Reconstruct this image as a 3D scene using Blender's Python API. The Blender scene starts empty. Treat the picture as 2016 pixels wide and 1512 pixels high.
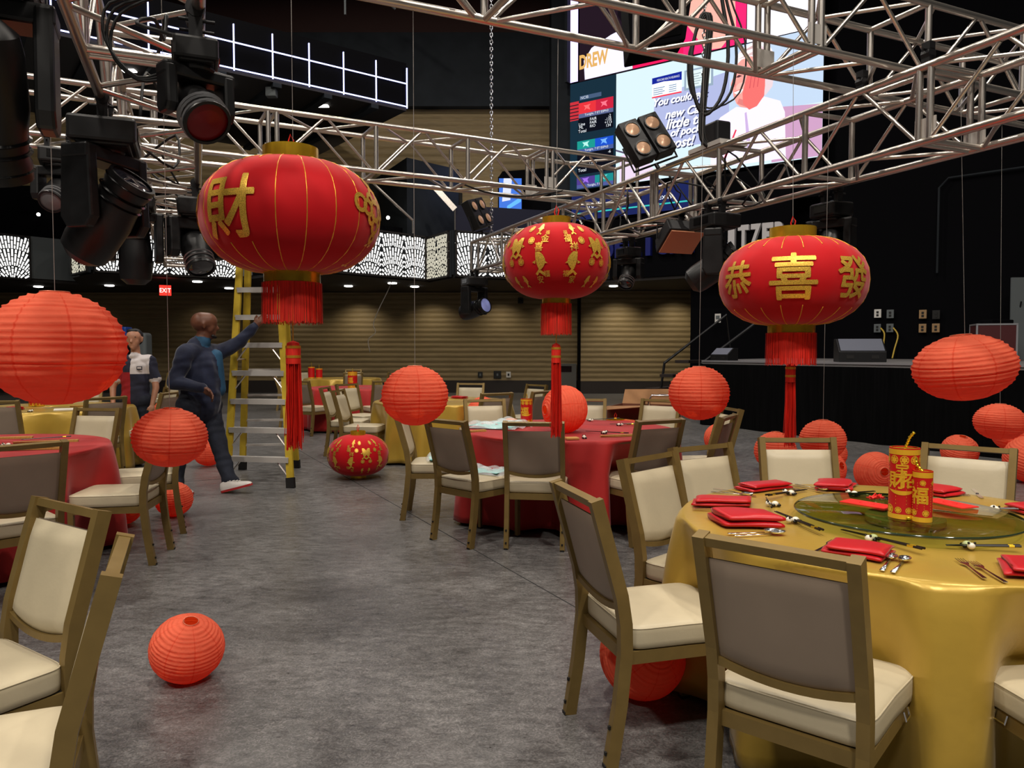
import bpy, bmesh, math, random
from mathutils import Vector, Matrix, Quaternion
random.seed(7)
R = math.radians
SC = bpy.context.scene
COL = SC.collection

# ------------------------------------------------------------------ camera
cam_d = bpy.data.cameras.new('camera'); cam = bpy.data.objects.new('camera', cam_d); COL.objects.link(cam)
cam_d.sensor_fit = 'HORIZONTAL'; cam_d.sensor_width = 36.0; cam_d.lens = 36.0 * 1500 / 2016
cam_d.clip_start = 0.05; cam_d.clip_end = 200
cam.location = (0, 0, 1.45); cam.rotation_euler = (R(90) - math.atan(66 / 1500), 0, 0)
SC.camera = cam
# ------------------------------------------------------------------ view, world
SC.view_settings.view_transform = 'Standard'; SC.view_settings.look = 'None'
SC.view_settings.gamma = 1.0; SC.view_settings.exposure = 0.0
SC.view_settings.use_curve_mapping = False
SC.cycles.use_denoising = True
SC.cycles.max_bounces = 6; SC.cycles.diffuse_bounces = 3; SC.cycles.glossy_bounces = 3
SC.cycles.transparent_max_bounces = 12; SC.cycles.sample_clamp_indirect = 4.0
W = bpy.data.worlds.new('hall_air'); SC.world = W; W.use_nodes = True
W.node_tree.nodes['Background'].inputs[0].default_value = (0.75, 0.72, 0.70, 1)
W.node_tree.nodes['Background'].inputs[1].default_value = 0.02
# ------------------------------------------------------------------ house lights under the high ceiling
def lamp(name, kind, loc, energy, size, color=(1, .93, .84), target=None, spot=None, blend=.6):
    d = bpy.data.lights.new(name, kind); d.energy = energy; d.color = color
    if kind == 'AREA': d.shape = 'DISK'; d.size = size
    else: d.shadow_soft_size = size
    if spot: d.spot_size = R(spot); d.spot_blend = blend
    o = bpy.data.objects.new(name, d); COL.objects.link(o); o.location = loc
    if target is not None:
        o.rotation_euler = (Vector(target) - Vector(loc)).to_track_quat('-Z', 'Y').to_euler()
    return o
CEIL = 13.0
HOUSE = [(-7, -5, 900), (0, -5.5, 1000), (6, -5, 900), (-8, 3, 330), (-1.0, 2.6, 520), (5, 2.5, 330), (-9, 10, 330), (-2, 11, 330), (4, 9, 300), (-6, 17, 300), (0, 17, 260)]
for i, (x, y, e) in enumerate(HOUSE):
    lamp('house_light', 'AREA', (x, y, CEIL - .25), e, 1.2 if y < 0 else .45, (1.0, .92, .82))

# ------------------------------------------------------------------ mesh helpers
class MB:
    def __init__(s): s.v = []; s.f = []; s.m = []; s.cur = 0
    def add(s, vs, fs, M=None):
        o = len(s.v)
        s.v += [tuple(M @ Vector(v)) if M is not None else tuple(v) for v in vs]
        s.f += [tuple(i + o for i in f) for f in fs]; s.m += [s.cur] * len(fs)
    def box(s, c, d, M=None, taper=1.0):
        x, y, z = d[0] / 2, d[1] / 2, d[2] / 2; t = taper
        vs = [(-x, -y, -z), (x, -y, -z), (x, y, -z), (-x, y, -z), (-x * t, -y * t, z), (x * t, -y * t, z), (x * t, y * t, z), (-x * t, y * t, z)]
        T = Matrix.Translation(c)
        s.add(vs, [(3, 2, 1, 0), (4, 5, 6, 7), (0, 1, 5, 4), (1, 2, 6, 5), (2, 3, 7, 6), (3, 0, 4, 7)], (M @ T) if M is not None else T)
    def tube(s, p0, p1, r, n=8, r1=None, caps=True):
        s.path([p0, p1], r, n, r_end=r1, caps=caps)
    def path(s, pts, r, n=8, r_end=None, caps=True, closed=False, radii=None):
        pts = [Vector(p) for p in pts]; k = len(pts); rings = []
        up = None
        for i, p in enumerate(pts):
            a = pts[(i - 1) % k] if (i > 0 or closed) else p
            b = pts[(i + 1) % k] if (i < k - 1 or closed) else p
            t = (b - a).normalized()
            if up is None:
                up = Vector((0, 0, 1)) if abs(t.z) < .9 else Vector((1, 0, 0))
            x = t.cross(up)
            if x.length < 1e-6: x = t.orthogonal()
            x.normalize(); y = t.cross(x); up = -y if False else up - t * up.dot(t)
            if up.length < 1e-4: up = x.copy()
            else: up.normalize()
            rr = radii[i] if radii else (r if r_end is None else r + (r_end - r) * i / (k - 1))
            rings.append([p + x * (rr * math.cos(2 * math.pi * j / n)) + y * (rr * math.sin(2 * math.pi * j / n)) for j in range(n)])
        vs = [v for ring in rings for v in ring]; fs = []
        for i in range(k if closed else k - 1):
            i2 = (i + 1) % k
            for j in range(n):
                j2 = (j + 1) % n
                fs.append((i * n + j, i2 * n + j, i2 * n + j2, i * n + j2))
        if caps and not closed:
            fs.append(tuple(range(n))); fs.append(tuple((k - 1) * n + j for j in reversed(range(n))))
        s.add(vs, fs)
    def bar(s, p0, p1, w, h, up=(0, 0, 1)):
        p0, p1 = Vector(p0), Vector(p1); t = (p1 - p0); L = t.length; t.normalize()
        u = Vector(up); x = t.cross(u)
        if x.length < 1e-5: x = t.orthogonal()
        x.normalize(); u = x.cross(t)
        M = Matrix((x, t, u)).transposed().to_4x4(); M.translation = (p0 + p1) / 2
        s.box((0, 0, 0), (w, L, h), M)
    def lathe(s, prof, n=24, M=None, cap0=False, cap1=False, rfun=None):
        vs = []
        for (r, z) in prof:
            for j in range(n):
                a = 2 * math.pi * j / n; rr = r * (rfun(a, z) if rfun else 1)
                vs.append((rr * math.cos(a), rr * math.sin(a), z))
        fs = []
        for i in range(len(prof) - 1):
            for j in range(n):
                j2 = (j + 1) % n
                fs.append((i * n + j, i * n + j2, (i + 1) * n + j2, (i + 1) * n + j))
        if cap0: fs.append(tuple(reversed(range(n))))
        if cap1: fs.append(tuple((len(prof) - 1) * n + j for j in range(n)))
        s.add(vs, fs, M)
    def prism(s, poly, z0, z1, M=None):
        n = len(poly)
        area = sum(poly[i][0] * poly[(i + 1) % n][1] - poly[(i + 1) % n][0] * poly[i][1] for i in range(n))
        if area < 0: poly = poly[::-1]
        vs = [(x, y, z0) for x, y in poly] + [(x, y, z1) for x, y in poly]
        fs = [tuple(reversed(range(n))), tuple(range(n, 2 * n))]
        fs += [(i, (i + 1) % n, n + (i + 1) % n, n + i) for i in range(n)]
        s.add(vs, fs, M)
    def ball(s, c, r, n=12, m=8, sc=(1, 1, 1), M=None):
        prof = [(max(1e-4, math.sin(math.pi * i / m)) * r, -math.cos(math.pi * i / m) * r) for i in range(m + 1)]
        T = Matrix.Translation(c) @ Matrix.Diagonal((*sc, 1))
        s.lathe(prof, n, (M @ T) if M is not None else T)
    def grid(s, fn, nu, nv):
        vs = [fn(i / nu, j / nv) for j in range(nv + 1) for i in range(nu + 1)]
        fs = [(j * (nu + 1) + i, j * (nu + 1) + i + 1, (j + 1) * (nu + 1) + i + 1, (j + 1) * (nu + 1) + i) for j in range(nv) for i in range(nu)]
        s.add(vs, fs)
    def mesh(s, name, mats, smooth=False, weld=False):
        me = bpy.data.meshes.new(name); me.from_pydata(s.v, [], s.f)
        for m in (mats if isinstance(mats, (list, tuple)) else [mats]): me.materials.append(m)
        if any(s.m): me.polygons.foreach_set('material_index', s.m)
        if smooth:
            me.polygons.foreach_set('use_smooth', [True] * len(me.polygons))
        me.validate(); me.update()
        if smooth and smooth != 'all':
            me.set_sharp_from_angle(angle=R(smooth if isinstance(smooth, (int, float)) and smooth > 1 else 40))
        return me

def mobj(name, me, parent=None, loc=None, rot=None, scale=None):
    o = bpy.data.objects.new(name, me); COL.objects.link(o)
    if parent is not None: o.parent = parent
    if loc is not None: o.location = loc
    if rot is not None: o.rotation_euler = rot
    if scale is not None: o.scale = scale
    return o
def obj(name, mb, mat, parent=None, smooth=False, loc=None, rot=None):
    return mobj(name, mb.mesh(name, mat, smooth), parent, loc, rot)
def tag(o, label, cat, group=None):
    o['label'] = label; o['category'] = cat
    if group: o['group'] = group
    return o
def thing(name, label, cat, loc=(0, 0, 0), az=0, group=None):
    o = bpy.data.objects.new(name, None); COL.objects.link(o); o.empty_display_size = .1
    o.location = loc; o.rotation_euler = (0, 0, -R(az))
    return tag(o, label, cat, group)
def struct(name, mb, mat, label=None, smooth=False, parent=None):
    o = obj(name, mb, mat, parent, smooth)
    if parent is None:
        o['kind'] = 'structure'
        if label: o['label'] = label
    return o
def stuff(o): o['kind'] = 'stuff'; return o
def dup(root, loc, az, label=None, group=None, rot=None, scale=None):
    r = root.copy(); COL.objects.link(r); r.location = loc
    r.rotation_euler = rot if rot is not None else (0, 0, -R(az))
    if scale: r.scale = (scale,) * 3
    if label: r['label'] = label
    if group: r['group'] = group
    for ch in list(root.children):
        c = ch.copy(); COL.objects.link(c); c.parent = r
        for g in list(ch.children):
            d = g.copy(); COL.objects.link(d); d.parent = c
    return r
def soft(o, w=.006, seg=2):
    m = o.modifiers.new('bevel', 'BEVEL'); m.width = w; m.segments = seg; m.limit_method = 'ANGLE'; m.angle_limit = R(40)
    return o

# ------------------------------------------------------------------ materials
MATS = {}
def mat(name, col, rough=.5, metal=0, noise=0, nscale=8, bump=0, bscale=40, spec=.5, sheen=0, trans=0, emis=None, estr=0, alpha=1, transm=0, ior=1.45, aniso=None, coat=0):
    m = bpy.data.materials.new(name); m.use_nodes = True; MATS[name] = m
    nt = m.node_tree; b = nt.nodes['Principled BSDF']; I = b.inputs
    c = (*col, 1); I['Base Color'].default_value = c; I['Roughness'].default_value = rough; I['Metallic'].default_value = metal
    I['Specular IOR Level'].default_value = spec; I['Alpha'].default_value = alpha
    I['Transmission Weight'].default_value = transm; I['IOR'].default_value = ior; I['Coat Weight'].default_value = coat
    if sheen: I['Sheen Weight'].default_value = sheen; I['Sheen Roughness'].default_value = .4
    if emis: I['Emission Color'].default_value = (*emis, 1); I['Emission Strength'].default_value = estr
    tc = nt.nodes.new('ShaderNodeTexCoord')
    if noise:
        n = nt.nodes.new('ShaderNodeTexNoise'); n.inputs['Scale'].default_value = nscale; n.inputs['Detail'].default_value = 5
        mp = nt.nodes.new('ShaderNodeMapRange'); mp.inputs[1].default_value = .3; mp.inputs[2].default_value = .7
        mp.inputs[3].default_value = 1 - noise; mp.inputs[4].default_value = 1 + noise
        mx = nt.nodes.new('ShaderNodeVectorMath'); mx.operation = 'SCALE'; mx.inputs[0].default_value = col
        if aniso:
            q = nt.nodes.new('ShaderNodeMapping'); q.inputs['Scale'].default_value = aniso
            nt.links.new(tc.outputs['Object'], q.inputs[0]); nt.links.new(q.outputs[0], n.inputs[0])
        else: nt.links.new(tc.outputs['Object'], n.inputs[0])
        nt.links.new(n.outputs['Fac'], mp.inputs[0]); nt.links.new(mp.outputs[0], mx.inputs['Scale'])
        nt.links.new(mx.outputs[0], I['Base Color'])
    if bump:
        n = nt.nodes.new('ShaderNodeTexNoise'); n.inputs['Scale'].default_value = bscale; n.inputs['Detail'].default_value = 4
        bp = nt.nodes.new('ShaderNodeBump'); bp.inputs['Strength'].default_value = bump; bp.inputs['Distance'].default_value = .01
        nt.links.new(tc.outputs['Object'], n.inputs[0]); nt.links.new(n.outputs['Fac'], bp.inputs['Height']); nt.links.new(bp.outputs[0], I['Normal'])
    if trans:   # thin paper or cloth that lets light through
        out = nt.nodes['Material Output']; t = nt.nodes.new('ShaderNodeBsdfTranslucent'); t.inputs[0].default_value = c
        mixs = nt.nodes.new('ShaderNodeMixShader'); mixs.inputs[0].default_value = trans
        nt.links.new(b.outputs[0], mixs.inputs[1]); nt.links.new(t.outputs[0], mixs.inputs[2]); nt.links.new(mixs.outputs[0], out.inputs[0])
    return m
def glow(name, col, s):
    m = bpy.data.materials.new(name); m.use_nodes = True; MATS[name] = m
    nt = m.node_tree; nt.nodes.remove(nt.nodes['Principled BSDF']); e = nt.nodes.new('ShaderNodeEmission')
    e.inputs[0].default_value = (*col, 1); e.inputs[1].default_value = s
    nt.links.new(e.outputs[0], nt.nodes['Material Output'].inputs[0]); return m
def srgb(r, g, b): return tuple(((c / 255) / 12.92 if c <= 10 else ((c / 255 + .055) / 1.055) ** 2.4) for c in (r, g, b))

M_floor = mat('polished_concrete', (.10, .096, .092), .42)
def floor_nodes():
    nt = M_floor.node_tree; b = nt.nodes['Principled BSDF']; L = nt.links
    tc = nt.nodes['Texture Coordinate'] if 'Texture Coordinate' in nt.nodes else nt.nodes.new('ShaderNodeTexCoord')
    def noise(sc, det, mapscale=None, rough=.6, dist=0):
        n = nt.nodes.new('ShaderNodeTexNoise'); n.inputs['Scale'].default_value = sc; n.inputs['Detail'].default_value = det
        n.inputs['Roughness'].default_value = rough; n.inputs['Distortion'].default_value = dist
        if mapscale:
            q = nt.nodes.new('ShaderNodeMapping'); q.inputs['Scale'].default_value = mapscale; q.inputs['Rotation'].default_value = (0, 0, .35)
            L.new(tc.outputs['Object'], q.inputs[0]); L.new(q.outputs[0], n.inputs[0])
        else: L.new(tc.outputs['Object'], n.inputs[0])
        return n
    a = noise(.8, 6); c = noise(9, 10, (1, 2.2, 1), .78); f = noise(38, 6, None, .7, 2.5)
    def ramp(n, lo, hi, p0, p1):
        m = nt.nodes.new('ShaderNodeMapRange'); m.inputs[1].default_value = p0; m.inputs[2].default_value = p1; m.inputs[3].default_value = lo; m.inputs[4].default_value = hi
        L.new(n.outputs['Fac'], m.inputs[0]); return m
    ra, rc, rf = ramp(a, .75, 1.2, .3, .7), ramp(c, .62, 1.4, .36, .64), ramp(f, .7, 2.0, .42, .75)
    m1 = nt.nodes.new('ShaderNodeMath'); m1.operation = 'MULTIPLY'; L.new(ra.outputs[0], m1.inputs[0]); L.new(rc.outputs[0], m1.inputs[1])
    m2 = nt.nodes.new('ShaderNodeMath'); m2.operation = 'MULTIPLY'; L.new(m1.outputs[0], m2.inputs[0]); L.new(rf.outputs[0], m2.inputs[1])
    sc = nt.nodes.new('ShaderNodeVectorMath'); sc.operation = 'SCALE'; sc.inputs[0].default_value = (.112, .108, .105)
    L.new(m2.outputs[0], sc.inputs['Scale']); L.new(sc.outputs[0], b.inputs['Base Color'])
    rr = ramp(c, .24, .46, .3, .7); L.new(rr.outputs[0], b.inputs['Roughness'])
    bp = nt.nodes.new('ShaderNodeBump'); bp.inputs['Strength'].default_value = .12; bp.inputs['Distance'].default_value = .004
    L.new(c.outputs['Fac'], bp.inputs['Height']); L.new(bp.outputs[0], b.inputs['Normal'])
floor_nodes()
M_joint = mat('floor_joint', (.02, .02, .02), .8)
M_wallwave = mat('wave_wall_covering', srgb(128, 110, 76), .65, noise=.15, nscale=3, aniso=(1, 1, 14))
M_dark = mat('dark_slate_paint', srgb(38, 42, 46), .8, noise=.15, nscale=2, spec=.15)
M_black = mat('black_paint', srgb(7, 7, 10), .9, spec=.08)
M_navy = mat('navy_paint', srgb(24, 26, 50), .7)
M_brown = mat('dark_redbrown_paint', srgb(52, 28, 24), .8)
M_soffit = mat('soffit_dark', srgb(30, 25, 23), .7)
M_basebd = mat('baseboard_dark', srgb(38, 30, 26), .6)
M_grey = mat('grey_side_panel', srgb(92, 98, 100), .6)
M_skirt = mat('black_stage_skirt', srgb(8, 8, 9), .95, spec=.05, noise=.3, nscale=4, aniso=(6, 6, .3))
M_stage = mat('stage_deck', srgb(120, 118, 118), .5)
M_alu = mat('brushed_aluminium', srgb(205, 198, 190), .30, .95, noise=.12, nscale=30)
M_aluplate = mat('aluminium_plate', srgb(190, 186, 180), .45, .3)
M_blackmetal = mat('black_metal', srgb(24, 24, 26), .45, .3)
M_blackpl = mat('black_plastic', srgb(20, 20, 21), .38, 0, noise=.2, nscale=12)
M_blackgloss = mat('black_gloss', srgb(12, 12, 13), .15)
M_cable = mat('black_cable', srgb(12, 12, 13), .6)
M_steel = mat('polished_steel', (.8, .8, .82), .16, 1.0)
M_wire = mat('hanging_wire', srgb(170, 165, 160), .4, .5)
E_white = glow('slot_light', (1, .98, .95), 1.35)
E_warm = glow('slot_light_warm', (1, .94, .74), .95)
E_led = glow('led_strip', (.46, .5, 1.0), 4.0)
E_down = glow('downlight', (1, .96, .9), 8.0)
E_exit = glow('exit_red', (1, .03, .02), 2.0)
E_purple = glow('purple_strip', (.62, .48, 1.0), 2.2)

# ------------------------------------------------------------------ the hall
X0, X1, Y0, Y1 = -20.0, 17.0, -7.0, 26.5
b = MB(); b.box(((X0 + X1) / 2, (Y0 + Y1) / 2, -.06), (X1 - X0, Y1 - Y0, .12)); FLOOR = struct('floor', b, M_floor, 'mottled grey polished concrete floor')
def joint(p, q):
    b = MB(); b.bar((*p, .0006), (*q, .0006), .008, .0012); return obj('floor_joint', b, M_joint, FLOOR)
joint((-3.9, 12.6), (1.3, 2.4)); joint((-8, 6.0), (9, 15.2)); joint((1.3, 2.4), (3.6, -2))
b = MB(); b.box(((X0 + X1) / 2, (Y0 + Y1) / 2, CEIL + .1), (X1 - X0, Y1 - Y0, .2)); struct('ceiling', b, M_black, 'black painted high ceiling')
for nm, c, d in (('wall_left', (X0 - .1, (Y0 + Y1) / 2, CEIL / 2), (.2, Y1 - Y0, CEIL)), ('wall_right', (X1 + .1, (Y0 + Y1) / 2, CEIL / 2), (.2, Y1 - Y0, CEIL)),
                 ('wall_front', ((X0 + X1) / 2, Y0 - .1, CEIL / 2), (X1 - X0, .2, CEIL)), ('wall_back', ((X0 + X1) / 2, Y1 + .1, CEIL / 2), (X1 - X0, .2, CEIL))):
    b = MB(); b.box(c, d); struct(nm, b, M_dark, 'dark slate painted hall wall')

def wave_wall(name, p, q, z0, z1, period=.17, amp=.02, label=''):
    p, q = Vector((*p, 0)), Vector((*q, 0)); t = (q - p).normalized(); n = Vector((t.y, -t.x, 0))
    nz = int((z1 - z0) / period * 8); b = MB()
    def fn(u, v):
        z = z0 + (z1 - z0) * v; k = (z / period) % 1.0
        d = amp * (1 - (2 * abs(k - .5)) ** 1.3) 
        P = p + (q - p) * u + n * d; return (P.x, P.y, z)
    b.grid(fn, 2, nz)
    return struct(name, b, M_wallwave, label, smooth='all')
wave_wall('wall_wave_left', (-19.9, 26.2), (2.25, 26.2), .42, 3.5, label='olive brown wall covering of horizontal waves')
wave_wall('wall_wave_right', (2.3, 25.6), (6.75, 25.6), .42, 3.5, label='lit olive brown wave wall section by the stage')
b = MB(); b.box((-8.8, 26.24, .21), (22.1, .1, .42)); struct('baseboard_back', b, M_basebd)
b = MB(); b.box((4.52, 25.64, .21), (4.45, .1, .42)); struct('baseboard_right', b, M_basebd)
b = MB(); b.box((2.27, 25.9, 1.7), (.06, .7, 3.5)); struct('trim_1', b, M_black)
wave_wall('wall_wave_upper', (-19.9, 24.9), (1.3, 24.9), 4.6, 9.2, .24, .035, label='olive brown wave wall on the upper level')
b = MB(); b.box((-8.0, 24.7, 10.35), (18.8, .3, 2.3)); struct('wall_upper_band', b, M_dark, 'dark slate bulkhead above the upper level')
b = MB(); b.box((-8.0, 24.9, 12.2), (18.8, .3, 1.5)); struct('wall_top_band', b, M_brown, 'dark red brown wall below the ceiling')
b = MB(); b.box((1.52, 24.0, 8.4), (.66, 1.2, 9.2)); struct('trim_2', b, M_dark)

# soffit over the back of the hall, its front folded like a screen
FRONT = [(-19.9, 22.6), (-14.9, 20.35), (-13.87, 21.97), (-13.0, 23.0), (-12.0, 20.9), (-11.69, 20.61), (-10.74, 19.66), (-7.83, 21.73), (-7.1, 21.1), (-5.25, 19.26),
         (-2.565, 21.97), (-2.41, 22.29), (-1.594, 20.9), (1.0, 22.05), (2.85, 22.3), (7.1, 19.34), (7.5, 21.5)]
b = MB(); b.prism(FRONT + [(7.5, 26.4), (-19.9, 26.4)], 3.43, 3.52); SOFFIT = struct('soffit', b, M_soffit, 'dark lowered soffit along the back wall')
SP = {0: 'dark', 1: 'panel', 2: 'grey', 3: 'black', 4: 'grey', 5: 'warm', 6: 'panel', 7: 'grey', 8: 'black', 9: 'panel', 10: 'black', 11: 'warm', 12: 'panel', 13: 'dark', 14: 'fascia', 15: 'dark'}
def lattice(p, q, z0, z1, emat, cols, label):
    p, q = Vector((*p, 0)), Vector((*q, 0)); t = (q - p); L = t.length; t.normalize(); n = Vector((t.y, -t.x, 0))
    o = bpy.data.objects.new('leaf_lightbox', None); COL.objects.link(o); tag(o, label, 'light panel', 'backlit leaf panels along the soffit'); o.location = (p.x, p.y, z0)
    bk = MB(); h = z1 - z0; T = Vector((p.x, p.y, z0))
    c = (t * (L / 2) + Vector((0, 0, h / 2)))
    M = Matrix((t, n, Vector((0, 0, 1)))).transposed().to_4x4()
    bk.box((L / 2, 0, h / 2), (L, .08, h), M); obj('cut_metal_plate', bk, M_dark, o)
    fr = MB()
    for a, d in (((L / 2, .05, .02), (L, .06, .04)), ((L / 2, .05, h - .02), (L, .06, .04)), ((.02, .05, h / 2), (.04, .06, h)), ((L - .02, .05, h / 2), (.04, .06, h))): fr.box(a, d, M)
    obj('frame', fr, M_soffit, o)
    sl = MB(); w = L / cols; rnd = random.Random(int(L * 100))
    half = 1.12; y0 = -.14
    for k in range(cols):
        cx = w * (k + .5)
        for (za, zb_, n_) in ((.18, .50, 11), (.52, .98, 21), (1.0, 1.75, 33)):
            da = 2 * half / n_
            for i in range(n_):
                a = -half + da * (i + .5); s, cc = math.sin(a), math.cos(a); L_ = .17 if za < .5 else .24
                r = za - (L_ * .5 if i % 2 else 0) + rnd.uniform(-.025, .025)
                while r < zb_:
                    ra = max(r, za, (.055 - y0) / cc); rb = min(r + L_ - .028, zb_, (h - .06 - y0) / cc, (w / 2 - .014) / max(abs(s), 1e-3)); r += L_
                    if rb - ra < .04: continue
                    wa, wb = (min(.027, da * q * .31) for q in (ra, rb))
                    qd = [(cx + s * ra - cc * wa, y0 + cc * ra + s * wa), (cx + s * ra + cc * wa, y0 + cc * ra - s * wa), (cx + s * rb + cc * wb, y0 + cc * rb - s * wb), (cx + s * rb - cc * wb, y0 + cc * rb + s * wb)]
                    if min(z for _, z in qd) > .03 and max(z for _, z in qd) < h - .03: sl.add([M @ Vector((x, .044, z)) for x, z in qd], [(0, 3, 2, 1)])
    stuff(obj('glowing_slots', sl, emat, o))
    return o
PL = {1: 'backlit leaf pattern panel at the far left edge', 5: 'narrow yellowish leaf pattern panel behind the big stage light', 6: 'backlit leaf pattern panel above the red exit sign',
      9: 'backlit leaf pattern panel right of the largest red lantern', 11: 'narrow warm leaf pattern panel right of the dark pillar', 12: 'backlit leaf pattern panel behind the fish lantern'}
for i in range(len(FRONT) - 1):
    k = SP[i]; p, q = FRONT[i], FRONT[i + 1]
    top = 4.72 if k != 'fascia' else 5.22
    b = MB(); b.bar((*p, (3.52 + top) / 2), (*q, (3.52 + top) / 2), .1, top - 3.52)
    # keep the strip behind the glowing panels
    o = struct('wall_soffit_front', b, {'grey': M_grey, 'black': M_black, 'fascia': M_black}.get(k, M_dark))
    if k in ('panel', 'warm'):
        t = Vector((q[0] - p[0], q[1] - p[1])).normalized(); n = Vector((t.y, -t.x)) * .1
        L = math.hypot(q[0] - p[0], q[1] - p[1])
        lattice((p[0] + n.x, p[1] + n.y), (q[0] + n.x, q[1] + n.y), 3.45, 4.70, E_white if k == 'panel' else E_warm, max(1, round(L / .82)), PL[i])
# parapet above the panels and dark upper-level volumes
for nm, poly, z0, z1, m in (('wall_parapet_left', [(-19.9, 23.2), (-7.6, 22.4), (-7.6, 22.6), (-19.9, 23.4)], 4.7, 5.6, M_black),
                            ('wall_parapet_mid', [(-7.2, 21.5), (-5.2, 20.2), (-2.6, 22.4), (-2.6, 22.7), (-5.2, 20.6), (-7.2, 21.9)], 4.7, 4.95, M_black),
                            ('wall_upper_booth', [(-4.6, 24.8), (-2.95, 21.6), (-1.6, 23.0), (-1.6, 24.8)], 4.7, 6.85, M_dark),
                            ('wall_parapet_right', [(-1.6, 21.7), (1.2, 22.6), (1.2, 22.8), (-1.6, 21.9)], 4.7, 5.55, M_navy),
                            ('wall_upper_block', [(-.45, 24.8), (-.3, 23.9), (1.25, 23.4), (1.25, 24.8)], 4.7, 7.0, M_black),
                            ('wall_upper_left', [(-19.9, 24.8), (-19.9, 23.6), (-12.5, 23.6), (-5.6, 24.6)], 4.7, 6.5, M_black)):
    b = MB(); b.prism(poly, z0, z1); struct(nm, b, m)
# balcony with its lines of led light
A_, B_ = Vector((-2.73, 20.0, 0)), Vector((-10.4, 14.15, 0)); du = (B_ - A_).normalized(); dn = Vector((du.y, -du.x, 0))
if dn.y < 0: dn = -dn
C_, D_ = B_ + dn * 6, A_ + dn * 6
BAL = [(p.x, p.y) for p in (A_, B_, C_, D_)]
b = MB(); b.prism(BAL, 7.64, 7.72); BALC = struct('balcony', b, M_soffit, 'dark balcony slab high at the left')
b = MB(); b.prism([(p.x, p.y) for p in (A_, B_, B_ + dn * .12, A_ + dn * .12)], 7.72, 8.85); struct('wall_balcony_front', b, M_black)
b = MB(); b.prism([(p.x, p.y) for p in (A_, A_ + dn * 6, A_ + dn * 6 + du * .12, A_ + du * .12)], 7.72, 8.7); struct('wall_balcony_side', b, M_navy)
for k in range(7):
    s = A_ + du * (.9 + k * 1.25); b = MB(); b.bar((s.x, s.y, 7.59), (s.x + dn.x * 6, s.y + dn.y * 6, 7.59), .2, .10); obj('ceiling_beam', b, M_dark, BALC)
tb = thing('led_strip_grid', 'grid of violet white led strips across the dark balcony front', 'led strip')
off = -dn * .03
def led(p, q):
    b = MB(); b.bar(p, q, .024, .024); return obj('led_strip', b, E_led, tb)
for z in (7.74, 8.32):
    led((A_.x + off.x, A_.y + off.y, z), (B_.x + off.x, B_.y + off.y, z))
for k in range(11):
    s = A_ + du * (.879 * k) + off; led((s.x, s.y, 7.70), (s.x, s.y, 8.72))
for (u, w) in ((1.9, .9), (4.35, .8), (6.3, 1.2)):
    s = A_ + du * u + dn * w; b = MB(); b.box((s.x, s.y, 7.63), (.28, .16, .03)); tag(obj('downlight', b, E_down), f'bright square downlight under the balcony, {["nearest its right end", "second from its right end", "leftmost of the three"][(1.9, 4.35, 6.3).index(u)]}', 'downlight', 'downlights under the balcony')
s = A_ + du * 3.45 + dn * .25; t = thing('ceiling_speaker', 'small pale box speaker under the balcony edge', 'speaker', (s.x, s.y, 7.64)); b = MB(); b.box((0, 0, -.16), (.24, .2, .22)); soft(obj('cabinet', b, M_grey, t), .02); b = MB(); b.tube((0, 0, -.06), (0, 0, 0), .02); obj('bracket', b, M_black, t)
# rail and light on the top deck
t = thing('deck_handrail', 'slanted metal handrail on the deck above the balcony', 'handrail'); b = MB(); b.tube((-3.3, 22.0, 11.1), (-4.55, 21.2, 11.95), .035); b.tube((-4.55, 21.2, 11.95), (-4.55, 21.2, 10.6), .03); obj('rail', b, M_grey, t)
# ------------------------------------------------------------------ soffit lights, wall pools
M_cream = mat('white_plate', srgb(205, 203, 198), .5)
def downlight(x, y, label):
    b = MB(); b.lathe([(.13, 0), (.13, -.03), (.1, -.035)], 14); b.lathe([(.1, -.03), (.0005, -.03)], 14)
    o = obj('downlight', b, E_down, None, False, (x, y, 3.43)); tag(o, label, 'downlight', 'downlights in the soffit')
for x, y, l in ((-14.6, 23.6, 'soffit downlight left of the largest paper lantern wire'), (-12.2, 23.2, 'soffit downlight between the big stage light and exit sign'), (-9.0, 21.9, 'soffit downlight above the exit sign'),
                (-8.95, 24.2, 'soffit downlight over the bald man'), (-5.0, 23.4, 'soffit downlight behind the largest lantern fringe'), (-3.5, 22.4, 'soffit downlight near the panel right of the largest lantern'),
                (-3.0, 23.6, 'soffit downlight above the loose white cord'), (-1.2, 22.4, 'soffit downlight above the hanging spot by the fish lantern'), (3.1, 23.4, 'soffit downlight right of the fish lantern')):
    downlight(x, y, l)
for x, y, e in ((-14.5, 25.2, 14), (-10.5, 25.2, 18), (-7.4, 25.2, 40), (-5.2, 25.2, 95), (-2.7, 25.2, 80), (-.4, 25.2, 75), (1.4, 25.2, 40), (3.5, 24.6, 130), (5.4, 24.6, 105)):
    lamp('wall_washer', 'SPOT', (x, y, 3.40), e, .05, (1, .88, .68), (x, y + .7, .9), 115, 1.0)

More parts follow.
